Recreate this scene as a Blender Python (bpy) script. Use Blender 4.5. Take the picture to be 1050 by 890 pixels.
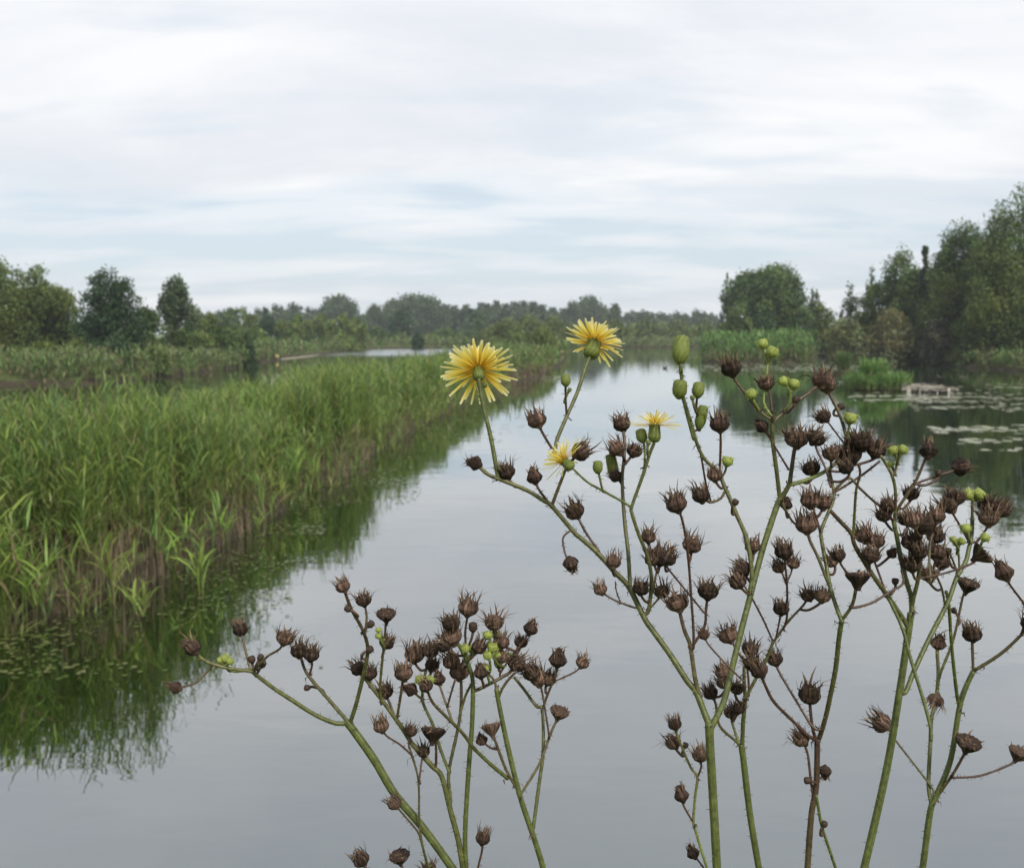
import bpy, math, random
import numpy as np
from mathutils import Vector, Matrix
R = math.radians
random.seed(7)
rng = np.random.default_rng(7)
for o in list(bpy.data.objects): bpy.data.objects.remove(o)
scene = bpy.context.scene
col = scene.collection

# ------------------------------------------------------------------ camera
CAM = Vector((0, 0, 3.0)); PITCH = R(6.0); F_PX = 1000.0     # photo is 1050 x 890
cam_data = bpy.data.cameras.new('camera'); cam = bpy.data.objects.new('camera', cam_data); col.objects.link(cam)
cam.location = CAM; cam.rotation_euler = (math.pi / 2 - PITCH, 0, 0)
cam_data.sensor_width = 36; cam_data.lens = 36 * F_PX / 1050
cam_data.clip_start = 0.02; cam_data.clip_end = 5000
cam_data.dof.use_dof = True; cam_data.dof.focus_distance = 0.64; cam_data.dof.aperture_fstop = 19
scene.camera = cam
# ------------------------------------------------------------------ sky, sun, exposure
SUN_EL, SUN_AZ = R(48), R(152)           # azimuth measured from +Y (ahead) towards +X (right)
scene.view_settings.view_transform = 'Standard'; scene.view_settings.look = 'None'
scene.view_settings.exposure = 0.42; scene.view_settings.gamma = 1; scene.view_settings.use_curve_mapping = False
world = bpy.data.worlds.new('World'); scene.world = world; world.use_nodes = True
def N(nt, typ, **kw):
    n = nt.nodes.new(typ)
    for k, v in kw.items(): setattr(n, k, v)
    return n
def setin(n, **kw):
    for k, v in kw.items(): n.inputs[k.replace('_', ' ')].default_value = v
def math_node(nt, op, a, b=None, c=None, clamp=False):
    n = N(nt, 'ShaderNodeMath', operation=op, use_clamp=clamp)
    for i, v in enumerate((a, b, c)):
        if v is None: continue
        if isinstance(v, (int, float)): n.inputs[i].default_value = v
        else: nt.links.new(v, n.inputs[i])
    return n.outputs[0]
def ramp(nt, fac, stops, interp='LINEAR'):
    n = N(nt, 'ShaderNodeValToRGB'); cr = n.color_ramp; cr.interpolation = interp
    while len(cr.elements) < len(stops): cr.elements.new(0.5)
    for e, (p, c) in zip(cr.elements, stops):
        e.position = p; e.color = c if len(c) == 4 else (*c, 1)
    nt.links.new(fac, n.inputs[0]); return n.outputs[0]
def build_world():
    nt = world.node_tree; L = nt.links
    bg = nt.nodes['Background']; bg.inputs['Strength'].default_value = 0.10
    sky = N(nt, 'ShaderNodeTexSky'); sky.sky_type = 'NISHITA'; sky.sun_disc = False
    sky.sun_elevation = SUN_EL; sky.sun_rotation = SUN_AZ
    sky.air_density = 1.0; sky.dust_density = 1.5; sky.ozone_density = 1.5
    tc = N(nt, 'ShaderNodeTexCoord'); sp = N(nt, 'ShaderNodeSeparateXYZ'); L.new(tc.outputs['Generated'], sp.inputs[0])
    zc = math_node(nt, 'MAXIMUM', sp.outputs['Z'], 0.0)
    den = math_node(nt, 'ADD', zc, 0.17)
    u = math_node(nt, 'DIVIDE', sp.outputs['X'], den); v = math_node(nt, 'DIVIDE', sp.outputs['Y'], den)
    cb = N(nt, 'ShaderNodeCombineXYZ'); L.new(u, cb.inputs[0]); L.new(v, cb.inputs[1])
    mp = N(nt, 'ShaderNodeMapping'); L.new(cb.outputs[0], mp.inputs[0])
    mp.inputs['Scale'].default_value = (1.15, 2.5, 1); mp.inputs['Rotation'].default_value = (0, 0, R(-9)); mp.inputs['Location'].default_value = (3.1, 0.4, 0)
    n1 = N(nt, 'ShaderNodeTexNoise'); setin(n1, Scale=1.0, Detail=6, Roughness=0.5, Distortion=0.25); L.new(mp.outputs[0], n1.inputs['Vector'])
    mp2 = N(nt, 'ShaderNodeMapping'); L.new(cb.outputs[0], mp2.inputs[0])
    mp2.inputs['Scale'].default_value = (0.65, 1.3, 1); mp2.inputs['Location'].default_value = (7.3, 2.2, 0)
    n2 = N(nt, 'ShaderNodeTexNoise'); setin(n2, Scale=1.0, Detail=7, Roughness=0.58, Distortion=0.5); L.new(mp2.outputs[0], n2.inputs['Vector'])
    # cloud cover: thin low down, a nearly closed sheet higher up
    el = ramp(nt, sp.outputs['Z'], [(0.0, (0.24,)*3), (0.035, (0.22,)*3), (0.08, (0.10,)*3), (0.13, (0.27,)*3), (0.24, (0.42,)*3), (1, (0.60,)*3)])
    m = math_node(nt, 'ADD', n1.outputs[0], el)
    mask = ramp(nt, m, [(0.58, (0.1,)*3), (0.72, (0.6,)*3), (0.88, (1,)*3)], 'EASE')
    # brightness of the sheet
    b1 = ramp(nt, n2.outputs[0], [(0.36, (6.1, 6.35, 6.75)), (0.50, (6.85, 7.02, 7.25)), (0.60, (7.35, 7.45, 7.55))])
    hi = ramp(nt, sp.outputs['Z'], [(0.0, (0.95,)*3), (0.12, (1.0,)*3), (0.32, (1.0,1.0,1.01)), (0.44, (0.85,0.87,0.90)), (0.62, (0.70,0.73,0.76)), (1, (0.68,0.70,0.73))])
    mu = N(nt, 'ShaderNodeMixRGB', blend_type='MULTIPLY'); mu.inputs[0].default_value = 1; L.new(b1, mu.inputs[1]); L.new(hi, mu.inputs[2])
    # clear sky between the clouds, milky
    sk = N(nt, 'ShaderNodeMixRGB', blend_type='MIX'); sk.inputs[0].default_value = 0.75
    L.new(sky.outputs[0], sk.inputs[1]); sk.inputs[2].default_value = (5.3, 6.0, 6.65, 1)
    mx = N(nt, 'ShaderNodeMixRGB', blend_type='MIX'); L.new(mask, mx.inputs[0]); L.new(sk.outputs[0], mx.inputs[1]); L.new(mu.outputs[0], mx.inputs[2])
    L.new(mx.outputs[0], bg.inputs['Color'])
build_world()
sd = bpy.data.lights.new('sun', 'SUN'); sun = bpy.data.objects.new('sun', sd); col.objects.link(sun)
sd.energy = 3.1; sd.angle = R(12); sd.color = (1.0, 0.95, 0.86)
sdir = Vector((math.sin(SUN_AZ) * math.cos(SUN_EL), math.cos(SUN_AZ) * math.cos(SUN_EL), math.sin(SUN_EL)))
sun.rotation_euler = sdir.to_track_quat('Z', 'Y').to_euler()

# ------------------------------------------------------------------ helpers
FW = Vector((0, math.cos(PITCH), -math.sin(PITCH))); UP = Vector((0, math.sin(PITCH), math.cos(PITCH))); RT = Vector((1, 0, 0))
def ray(px, py): return FW + RT * ((px - 525) / F_PX) - UP * ((py - 445) / F_PX)
def P(px, py, d): return CAM + ray(px, py) * d                       # a point at depth d
def G(px, py, z=0.0):                                                # where the sight line meets height z
    r = ray(px, py); return CAM + r * ((z - CAM.z) / r.z)
def at(px, py, Y): r = ray(px, py); return CAM + r * (Y / r.y)       # a point at distance Y ahead
def props(o, label=None, cat=None, group=None, kind=None):
    for k, v in (('label', label), ('category', cat), ('group', group), ('kind', kind)):
        if v: o[k] = v
    return o
def empty(name, loc, label=None, cat=None, group=None):
    o = bpy.data.objects.new(name, None); o.location = loc; o.empty_display_size = 0.1; col.objects.link(o)
    return props(o, label, cat, group)
def mk_mesh(name, V, Fc, C=None, mat=None, smooth=False):
    me = bpy.data.meshes.new(name)
    V = np.asarray(V, dtype=np.float32).reshape(-1, 3)
    if isinstance(Fc, np.ndarray):
        k = Fc.shape[1]; n = len(Fc)
        me.vertices.add(len(V)); me.vertices.foreach_set('co', V.ravel())
        me.loops.add(n * k); me.loops.foreach_set('vertex_index', Fc.astype(np.int32).ravel())
        me.polygons.add(n); me.polygons.foreach_set('loop_start', np.arange(0, n * k, k, dtype=np.int32))
        me.update(calc_edges=True)
    else:
        me.from_pydata([tuple(map(float, v)) for v in V], [], Fc)
    if C is not None:
        a = me.color_attributes.new('Col', 'FLOAT_COLOR', 'POINT')
        C = np.asarray(C, dtype=np.float32).reshape(-1, 3)
        a.data.foreach_set('color', np.concatenate([C, np.ones((len(C), 1), np.float32)], 1).ravel())
    if smooth: me.polygons.foreach_set('use_smooth', np.ones(len(me.polygons), dtype=bool))
    if mat: me.materials.append(mat)
    return me
def link(name, me, parent=None, loc=None):
    o = bpy.data.objects.new(name, me); col.objects.link(o)
    if parent: o.parent = parent
    if loc is not None: o.location = loc
    return o
class MB:                                                            # collects shapes into one mesh
    def __init__(s): s.V = []; s.F = []; s.C = []
    def add(s, V, Fc, C):
        b = len(s.V); s.V.extend([tuple(v) for v in V]); s.F.extend([tuple(i + b for i in f) for f in Fc])
        if len(C) == 3 and not hasattr(C[0], '__len__'): C = [C] * len(V)
        s.C.extend(C)
    def tube(s, pts, rad, cols, sides=6, cap=True, rib=0.0):
        pts = [Vector(p) for p in pts]; n = len(pts)
        t0 = (pts[1] - pts[0]).normalized(); a = t0.orthogonal().normalized(); V = []; C = []
        for i in range(n):
            t = (pts[min(i + 1, n - 1)] - pts[max(i - 1, 0)]).normalized()
            a = (a - t * a.dot(t)).normalized(); b = t.cross(a)
            for k in range(sides):
                an = 2 * math.pi * k / sides
                q = k % 2 if rib else 0
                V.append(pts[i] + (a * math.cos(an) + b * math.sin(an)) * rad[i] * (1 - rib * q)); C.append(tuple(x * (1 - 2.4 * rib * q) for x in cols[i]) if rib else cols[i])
        Fc = [(i * sides + k, i * sides + (k + 1) % sides, (i + 1) * sides + (k + 1) % sides, (i + 1) * sides + k) for i in range(n - 1) for k in range(sides)]
        if cap: Fc += [tuple(range(sides - 1, -1, -1)), tuple((n - 1) * sides + k for k in range(sides))]
        s.add(V, Fc, C)
    def lathe(s, prof, cols, sides=14, lobes=0, amp=0.0):
        V = []; C = []
        for j, (z, r) in enumerate(prof):
            for k in range(sides):
                an = 2 * math.pi * k / sides; rr = r * (1 + amp * math.cos(lobes * an + j * 0.5))
                V.append((rr * math.cos(an), rr * math.sin(an), z)); C.append(tuple(x * (1 + (0.28 * math.cos(lobes * an + j * 2.6) if lobes else 0)) for x in cols[j]))
        n = len(prof)
        Fc = [(i * sides + k, i * sides + (k + 1) % sides, (i + 1) * sides + (k + 1) % sides, (i + 1) * sides + k) for i in range(n - 1) for k in range(sides)]
        Fc += [tuple(range(sides - 1, -1, -1)), tuple((n - 1) * sides + k for k in range(sides))]
        s.add(V, Fc, C)
    def strip(s, pts, side, w, cols):                                # a ribbon along pts
        V = []; C = []; n = len(pts)
        for p, ww, c in zip(pts, w, cols):
            V += [Vector(p) - side * ww, Vector(p) + side * ww]; C += [c, c]
        s.add(V, [(2 * i, 2 * i + 1, 2 * i + 3, 2 * i + 2) for i in range(n - 1)], C)
    def box(s, c, sx, sy, sz, colr, rz=0.0, tilt=0.0):
        M = Matrix.Rotation(rz, 3, 'Z') @ Matrix.Rotation(tilt, 3, 'Y')
        V = [Vector(c) + M @ Vector((x * sx / 2, y * sy / 2, z * sz / 2)) for x in (-1, 1) for y in (-1, 1) for z in (-1, 1)]
        s.add(V, [(0, 1, 3, 2), (4, 6, 7, 5), (0, 4, 5, 1), (2, 3, 7, 6), (0, 2, 6, 4), (1, 5, 7, 3)], colr)
    def mesh(s, name, mat, smooth=True): return mk_mesh(name, s.V, s.F, s.C, mat, smooth)

# ------------------------------------------------------------------ materials
def new_mat(name):
    m = bpy.data.materials.new(name); m.use_nodes = True; nt = m.node_tree
    return m, nt, nt.nodes['Principled BSDF'], nt.nodes['Material Output']
def pigment(name, rough=0.6, transl=0.0, noise=0.0, nscale=40, spec=0.3, bump=0.0):
    """surface coloured by its own pigment attribute, with mottling; leaves also let light through"""
    m, nt, bs, out = new_mat(name); L = nt.links
    at_ = N(nt, 'ShaderNodeAttribute', attribute_name='Col'); c = at_.outputs['Color']
    if noise or bump:
        tc = N(nt, 'ShaderNodeTexCoord'); nz = N(nt, 'ShaderNodeTexNoise'); setin(nz, Scale=nscale, Detail=4); L.new(tc.outputs['Object'], nz.inputs['Vector'])
        if noise:
            f = ramp(nt, nz.outputs[0], [(0.3, (1 - noise,) * 3), (0.7, (1 + noise * 0.7,) * 3)])
            mu = N(nt, 'ShaderNodeMixRGB', blend_type='MULTIPLY'); mu.inputs[0].default_value = 1; L.new(c, mu.inputs[1]); L.new(f, mu.inputs[2]); c = mu.outputs[0]
        if bump:
            bp = N(nt, 'ShaderNodeBump'); bp.inputs['Strength'].default_value = bump; bp.inputs['Distance'].default_value = 0.001
            L.new(nz.outputs[0], bp.inputs['Height']); L.new(bp.outputs[0], bs.inputs['Normal'])
    L.new(c, bs.inputs['Base Color']); bs.inputs['Roughness'].default_value = rough; bs.inputs['Specular IOR Level'].default_value = spec
    if transl:
        tr = N(nt, 'ShaderNodeBsdfTranslucent'); L.new(c, tr.inputs[0])
        ms = N(nt, 'ShaderNodeMixShader'); ms.inputs[0].default_value = transl
        L.new(bs.outputs[0], ms.inputs[1]); L.new(tr.outputs[0], ms.inputs[2]); L.new(ms.outputs[0], out.inputs['Surface'])
    return m
M_STEM = pigment('thistle_stem', 0.45, 0.0, 0.35, 300, 0.35, 0.5)
M_HEAD = pigment('dry_seed_head', 0.75, 0.0, 0.45, 500, 0.2, 0.6)
M_BUD = pigment('green_bud', 0.5, 0.12, 0.25, 400, 0.3, 0.3)
M_PETAL = pigment('yellow_petal', 0.5, 0.6, 0.10, 300, 0.2)
M_LEAF = pigment('tree_leaf', 0.55, 0.42, 0, 40, 0.25)
M_BARK = pigment('bark', 0.85, 0.0, 0.4, 4, 0.1)
M_REED = pigment('reed_leaf', 0.45, 0.35, 0, 40, 0.3)
M_WOOD = pigment('weathered_wood', 0.8, 0.0, 0.4, 6, 0.2)
M_PLAIN = pigment('painted_or_feather', 0.6, 0.0, 0.2, 20, 0.3)
M_PAD = pigment('lily_pad', 0.28, 0.05, 0, 40, 0.6)

def ground_mat():
    m, nt, bs, out = new_mat('marsh_ground'); L = nt.links
    ge = N(nt, 'ShaderNodeNewGeometry'); sp = N(nt, 'ShaderNodeSeparateXYZ'); L.new(ge.outputs['Position'], sp.inputs[0])
    n1 = N(nt, 'ShaderNodeTexNoise'); setin(n1, Scale=0.35, Detail=6, Roughness=0.65); L.new(ge.outputs['Position'], n1.inputs['Vector'])
    n2 = N(nt, 'ShaderNodeTexNoise'); setin(n2, Scale=7.0, Detail=6, Roughness=0.7); L.new(ge.outputs['Position'], n2.inputs['Vector'])
    grass = ramp(nt, n1.outputs[0], [(0.3, (0.06, 0.10, 0.025)), (0.5, (0.10, 0.15, 0.04)), (0.7, (0.15, 0.16, 0.065))])
    peat = ramp(nt, n2.outputs[0], [(0.3, (0.020, 0.015, 0.010)), (0.5, (0.048, 0.040, 0.025)), (0.75, (0.10, 0.084, 0.055))])
    f = ramp(nt, math_node(nt, 'MULTIPLY_ADD', n2.outputs[0], 0.10, sp.outputs['Z']), [(0.26, (0,) * 3), (0.36, (1,) * 3)])
    mx = N(nt, 'ShaderNodeMixRGB'); L.new(f, mx.inputs[0]); L.new(peat, mx.inputs[1]); L.new(grass, mx.inputs[2])
    L.new(mx.outputs[0], bs.inputs['Base Color']); bs.inputs['Roughness'].default_value = 0.9; bs.inputs['Specular IOR Level'].default_value = 0.15
    bp = N(nt, 'ShaderNodeBump'); bp.inputs['Strength'].default_value = 0.8; bp.inputs['Distance'].default_value = 0.06; L.new(n2.outputs[0], bp.inputs['Height']); L.new(bp.outputs[0], bs.inputs['Normal'])
    return m
def water_mat():
    m, nt, bs, out = new_mat('still_water'); L = nt.links
    ge = N(nt, 'ShaderNodeNewGeometry')
    n3 = N(nt, 'ShaderNodeTexNoise'); setin(n3, Scale=0.25, Detail=3); L.new(ge.outputs['Position'], n3.inputs['Vector'])
    c = ramp(nt, n3.outputs[0], [(0.35, (0.001, 0.003, 0.0005)), (0.65, (0.003, 0.006, 0.001))])
    bs.inputs['Base Color'].default_value = (0.375, 0.385, 0.39, 1); bs.inputs['Metallic'].default_value = 1.0; bs.inputs['Roughness'].default_value = 0.012
    sp = N(nt, 'ShaderNodeSeparateXYZ'); L.new(ge.outputs['Position'], sp.inputs[0])
    my = N(nt, 'ShaderNodeMapRange', interpolation_type='SMOOTHSTEP'); L.new(sp.outputs['Y'], my.inputs[0]); my.inputs[1].default_value = 105; my.inputs[2].default_value = 135
    mxx = N(nt, 'ShaderNodeMapRange', interpolation_type='SMOOTHSTEP'); L.new(sp.outputs['X'], mxx.inputs[0]); mxx.inputs[1].default_value = 2; mxx.inputs[2].default_value = -6
    L.new(math_node(nt, 'MULTIPLY_ADD', math_node(nt, 'MULTIPLY', my.outputs[0], mxx.outputs[0]), 0.22, 0.012), bs.inputs['Roughness'])
    df = N(nt, 'ShaderNodeBsdfDiffuse'); L.new(c, df.inputs[0]); ad = N(nt, 'ShaderNodeAddShader'); L.new(bs.outputs[0], ad.inputs[0]); L.new(df.outputs[0], ad.inputs[1]); L.new(ad.outputs[0], out.inputs['Surface'])
    mp = N(nt, 'ShaderNodeMapping'); L.new(ge.outputs['Position'], mp.inputs[0]); mp.inputs['Scale'].default_value = (0.7, 1.6, 1)
    n1 = N(nt, 'ShaderNodeTexNoise'); setin(n1, Scale=1.1, Detail=3, Roughness=0.5); L.new(mp.outputs[0], n1.inputs['Vector'])
    bp = N(nt, 'ShaderNodeBump'); bp.inputs['Strength'].default_value = 0.12; bp.inputs['Distance'].default_value = 0.035
    L.new(n1.outputs[0], bp.inputs['Height']); L.new(bp.outputs[0], bs.inputs['Normal'])
    return m
M_GROUND = ground_mat(); M_WATER = water_mat()

# ------------------------------------------------------------------ terrain and water
def gp(*pp): return [tuple(G(x, y)[:2]) for x, y in pp]
STRIP_F = gp((-260, 760), (-60, 672), (60, 640), (150, 604), (250, 548), (300, 511), (345, 493), (385, 463), (420, 443), (470, 416), (520, 398), (560, 384), (578, 371), (584, 362), (586, 359))
STRIP_W = [2.6, 2.6, 2.6, 2.8, 3.0, 3.2, 3.3, 3.4, 3.5, 3.6, 4.2, 5.2, 7, 9, 9]
STRIP_B = []
for i, (x, y) in enumerate(STRIP_F):
    a = Vector(STRIP_F[max(i - 1, 0)]); b = Vector(STRIP_F[min(i + 1, len(STRIP_F) - 1)]); t = (b - a).normalized()
    STRIP_B.append((x - t.y * STRIP_W[i], y + t.x * STRIP_W[i]))
POLY_STRIP = STRIP_F + STRIP_B[::-1]
SHORE_L = gp((-700, 402), (-200, 400), (0, 395), (100, 394), (190, 385), (240, 378), (285, 368.5), (325, 364), (372, 359.5), (380, 358), (462, 357.5), (500, 356.5), (583, 356.2), (735, 355.6))
POLY_LEFT = SHORE_L + [(60, 260), (60, 900), (-900, 900), (-900, SHORE_L[0][1])]
SHORE_R = gp((742, 356), (722, 362), (718, 370), (735, 373), (828, 371.5), (838, 365), (876, 367), (905, 370), (960, 375), (1050, 381), (1200, 392), (1500, 402), (2200, 420))
POLY_RIGHT = SHORE_R + [(900, SHORE_R[-1][1]), (900, 900), (50, 900)]
ISL_C = G(899, 399.5); ISL_R = 1.25
TUF_C = G(864.5, 384)
def poly_sdf(px, py, poly):                                          # positive inside
    inside = np.zeros(px.shape, bool); dmin = np.full(px.shape, 1e9); n = len(poly)
    for i in range(n):
        x0, y0 = poly[i]; x1, y1 = poly[(i + 1) % n]
        ex, ey = x1 - x0, y1 - y0; L2 = ex * ex + ey * ey + 1e-12
        t = np.clip(((px - x0) * ex + (py - y0) * ey) / L2, 0, 1)
        dmin = np.minimum(dmin, np.hypot(px - x0 - t * ex, py - y0 - t * ey))
        cond = ((y0 > py) != (y1 > py)) & (px < (x1 - x0) * (py - y0) / (y1 - y0 + 1e-12) + x0)
        inside ^= cond
    return np.where(inside, dmin, -dmin)
def sstep(a, b, x): t = np.clip((x - a) / (b - a), 0, 1); return t * t * (3 - 2 * t)
def wob(x, y): return 0.5 * np.sin(x * 1.7 + np.sin(y * 0.9) * 1.3) + 0.3 * np.sin(y * 2.3 + x * 1.1) + 0.25 * np.sin(x * 4.1 - y * 3.2)
def height(x, y):
    w = wob(x, y); dist = np.hypot(x, y)
    h = np.full(x.shape, -0.7)
    s = poly_sdf(x, y, POLY_STRIP) + w * 0.22
    h = np.maximum(h, -0.7 + 1.0 * sstep(-0.25, 0.22, s) + 0.10 * w * sstep(0, 0.5, s))
    for poly, amp in ((POLY_LEFT, 0.35), (POLY_RIGHT, 0.4)):
        s = poly_sdf(x, y, poly) + w * 0.9
        h = np.maximum(h, -0.7 + 1.0 * sstep(-1.2, 0.8, s) + 0.5 * sstep(2, 25, s) + 0.08 * w * sstep(0, 3, s))
    s = ISL_R - np.hypot((x - ISL_C.x) * 1.0, (y - ISL_C.y) * 1.0) + w * 0.15
    h = np.maximum(h, -0.7 + 0.95 * sstep(-0.3, 0.2, s))
    s = 0.55 - np.hypot(x - TUF_C.x, y - TUF_C.y)
    h = np.maximum(h, -0.7 + 0.8 * sstep(-0.2, 0.2, s))
    bank = 1.4 * (1 - sstep(1.0, 3.3, y + 0.15 * w)) + (-0.7) * sstep(2.6, 3.7, y + 0.15 * w)
    h = np.where(y < 3.8, np.maximum(h, bank), h)
    return h
def axis(segs):
    out = []
    for a, b, s in segs: out.extend(np.arange(a, b, s))
    return np.array(out + [segs[-1][1]])
gx = axis([(-900, -200, 50), (-200, -60, 6), (-60, -12, 1.2), (-12, 6, 0.22), (6, 60, 1.0), (60, 200, 6), (200, 900, 50)])
gy = axis([(-40, -4, 4), (-4, 6, 0.35), (6, 45, 0.28), (45, 120, 0.9), (120, 220, 2.5), (220, 400, 12), (400, 900, 50)])
GX, GY = np.meshgrid(gx, gy); GZ = height(GX, GY)
nx, ny = len(gx), len(gy); idx = np.arange(nx * ny).reshape(ny, nx)
quads = np.stack([idx[:-1, :-1], idx[:-1, 1:], idx[1:, 1:], idx[1:, :-1]], -1).reshape(-1, 4)
ground = link('ground', mk_mesh('ground', np.stack([GX, GY, GZ], -1), quads, None, M_GROUND, True)); props(ground, kind='structure')
wx, wy = 895, 895
water = link('water', mk_mesh('water', [(-wx, 1.5, 0), (wx, 1.5, 0), (wx, wy, 0), (-wx, wy, 0)], [(0, 1, 2, 3)], None, M_WATER)); props(water, kind='structure')
# haze: one closed box of even air around everything
def haze():
    m = bpy.data.materials.new('haze_air'); m.use_nodes = True; nt = m.node_tree
    nt.nodes.remove(nt.nodes['Principled BSDF']); pv = N(nt, 'ShaderNodeVolumePrincipled')
    pv.inputs['Color'].default_value = (0.86, 0.92, 1.0, 1); pv.inputs['Density'].default_value = 0.00042; pv.inputs['Anisotropy'].default_value = 0.0
    nt.links.new(pv.outputs[0], nt.nodes['Material Output'].inputs['Volume'])
    b = MB(); b.box((0, 430, 10.2), 1830, 966, 24.0, (1, 1, 1)); me = mk_mesh('haze', b.V, b.F, None, m)
    props(link('haze', me), kind='stuff')
haze()

# ------------------------------------------------------------------ reeds
def inside_pts(poly, n, x0, x1, y0, y1, inset=0.0):
    out = []
    while sum(map(len, out)) < n:
        x = rng.uniform(x0, x1, 4 * n); y = rng.uniform(y0, y1, 4 * n); s = poly_sdf(x, y, poly)
        k = s > inset; out.append(np.stack([x[k], y[k]], 1))
    return np.concatenate(out)[:n]
GREENS = np.array([(0.165, 0.250, 0.046), (0.135, 0.225, 0.050), (0.200, 0.270, 0.055), (0.110, 0.190, 0.056), (0.215, 0.250, 0.080)])
def reeds(pts, hmin, hmax, nl, leaf_len, leaf_w, wfac=None, palette=GREENS, lean=0.10, stem_w=0.006, low=0.22, z0=None, plume=0.0):
    """pts (n,2) -> arrays of one mesh of reed stems with arching leaves"""
    n = len(pts); z = height(pts[:, 0], pts[:, 1]) - 0.05 if z0 is None else np.full(n, z0)
    h = rng.uniform(hmin, hmax, n) * (1 + 0.14 * wob(pts[:, 0] * 0.8, pts[:, 1] * 0.7) + 0.20 * wob(pts[:, 0] * 0.33 + 2, pts[:, 1] * 0.30))
    wf = np.ones(n) if wfac is None else wfac
    la = rng.uniform(0, 2 * np.pi, n)
    for c, r, k in LUMP: h = h * (1 + (k - 1) * np.exp(-((pts[:, 0] - c.x) ** 2 + (pts[:, 1] - c.y) ** 2) / (r * r)))
    lm = np.abs(rng.normal(0, lean, n)) * h
    base = np.stack([pts[:, 0], pts[:, 1], z], 1)
    def curve(t): return base + np.stack([np.cos(la) * lm * t ** 2, np.sin(la) * lm * t ** 2, h * t * (1 - 0.02 * t)], 1)
    pc = palette[rng.integers(0, len(palette), n)] * rng.uniform(0.75, 1.25, (n, 1))
    Vs, Fs, Cs = [], [], []; off = 0
    # stems: ribbons of 3 segments
    ts = [0, 0.35, 0.7, 1.0]; sa = rng.uniform(0, np.pi, n); sv = np.stack([np.cos(sa), np.sin(sa), 0 * sa], 1) * (stem_w * wf)[:, None]
    V = []; C = []
    for i, t in enumerate(ts):
        p = curve(t); k = 1 - 0.7 * t; V += [p - sv * k, p + sv * k]
        cc = pc * 0.9 if t > 0.3 else np.tile(np.array([(0.16, 0.125, 0.075)]), (n, 1)) * rng.uniform(0.6, 1.2, (n, 1)); C += [cc, cc]
    V = np.stack(V, 1); C = np.stack(C, 1); k = V.shape[1]
    b = np.arange(n)[:, None, None] * k; q = np.array([(0, 1, 3, 2), (2, 3, 5, 4), (4, 5, 7, 6)])[None]
    Vs.append(V.reshape(-1, 3)); Cs.append(C.reshape(-1, 3)); Fs.append((b + q).reshape(-1, 4)); off += n * k
    for j in range(nl):
        t = low + (1 - low) * (j + rng.uniform(0, 0.9, n)) / nl; t = np.clip(t, 0, 1.0)
        p0 = curve(t[:, None] if False else t) if False else base + np.stack([np.cos(la) * lm * t ** 2, np.sin(la) * lm * t ** 2, h * t * (1 - 0.02 * t)], 1)
        az = la * 0.25 + sa * 2 + (j % 2) * np.pi + rng.normal(0, 0.7, n)
        ln = leaf_len * rng.uniform(0.7, 1.25, n) * (1 - 0.35 * np.abs(t - 0.6)); e0 = rng.uniform(R(50), R(82), n); e1 = e0 - rng.uniform(R(12), R(72), n)
        wd = leaf_w * rng.uniform(0.7, 1.2, n) * wf
        hd = np.stack([np.cos(az), np.sin(az), 0 * az], 1); tw = rng.normal(0, 0.5, n)
        side = np.stack([-np.sin(az), np.cos(az), tw], 1); side /= np.linalg.norm(side, axis=1)[:, None]
        p = p0; V = [p - side * (wd * 0.5)[:, None], p + side * (wd * 0.5)[:, None]]
        for i, (f, wk) in enumerate(((0.33, 1.0), (0.66, 0.75), (1.0, 0.06))):
            e = e0 + (e1 - e0) * (f - 0.16)
            p = p + (hd * np.cos(e)[:, None] + np.array([0, 0, 1.0]) * np.sin(e)[:, None]) * (ln / 3)[:, None]
            V += [p - side * (wd * wk)[:, None], p + side * (wd * wk)[:, None]]
        V = np.stack(V, 1); k = 8
        dry = (rng.uniform(0, 1, n) < np.where(t < 0.4, 0.35, 0.05))[:, None]
        lc = np.where(dry, np.array([[0.22, 0.17, 0.09]]), pc) * rng.uniform(0.8, 1.2, (n, 1))
        C = np.repeat(lc[:, None, :], 8, 1)
        b = off + np.arange(n)[:, None, None] * k
        Vs.append(V.reshape(-1, 3)); Cs.append(C.reshape(-1, 3)); Fs.append((b + q).reshape(-1, 4)); off += n * k
    return np.concatenate(Vs), np.concatenate(Fs), np.concatenate(Cs)
def merge(parts):
    Vs, Fs, Cs = [], [], []; o = 0
    for V, Fc, C in parts: Vs.append(V); Fs.append(Fc + o); Cs.append(C); o += len(V)
    return np.concatenate(Vs), np.concatenate(Fs), np.concatenate(Cs)
def stuff(name, parts, mat, label=None, cat=None):
    V, Fc, C = merge(parts); o = link(name, mk_mesh(name, V, Fc, C, mat)); return props(o, label, cat, None, 'stuff')
def dead_stalks(pts, hmin, hmax, w):
    n = len(pts); z = np.maximum(height(pts[:, 0], pts[:, 1]), -0.1) - 0.05; h = rng.uniform(hmin, hmax, n); a = rng.uniform(0, 2 * np.pi, n); l = rng.normal(0, 0.14, n) * h
    sa = rng.uniform(0, np.pi, n); sv = np.stack([np.cos(sa), np.sin(sa), 0 * sa], 1) * (w * rng.uniform(0.6, 1.4, n))[:, None]
    b0 = np.stack([pts[:, 0], pts[:, 1], z], 1); b1 = b0 + np.stack([np.cos(a) * l, np.sin(a) * l, h], 1)
    V = np.stack([b0 - sv, b0 + sv, b1 + sv * .6, b1 - sv * .6], 1).reshape(-1, 3)
    C = np.repeat((np.array([[0.205, 0.165, 0.105]]) * rng.uniform(0.35, 1.25, (n, 1)))[:, None], 4, 1).reshape(-1, 3)
    return V, np.arange(4 * n).reshape(-1, 4), C
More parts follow.
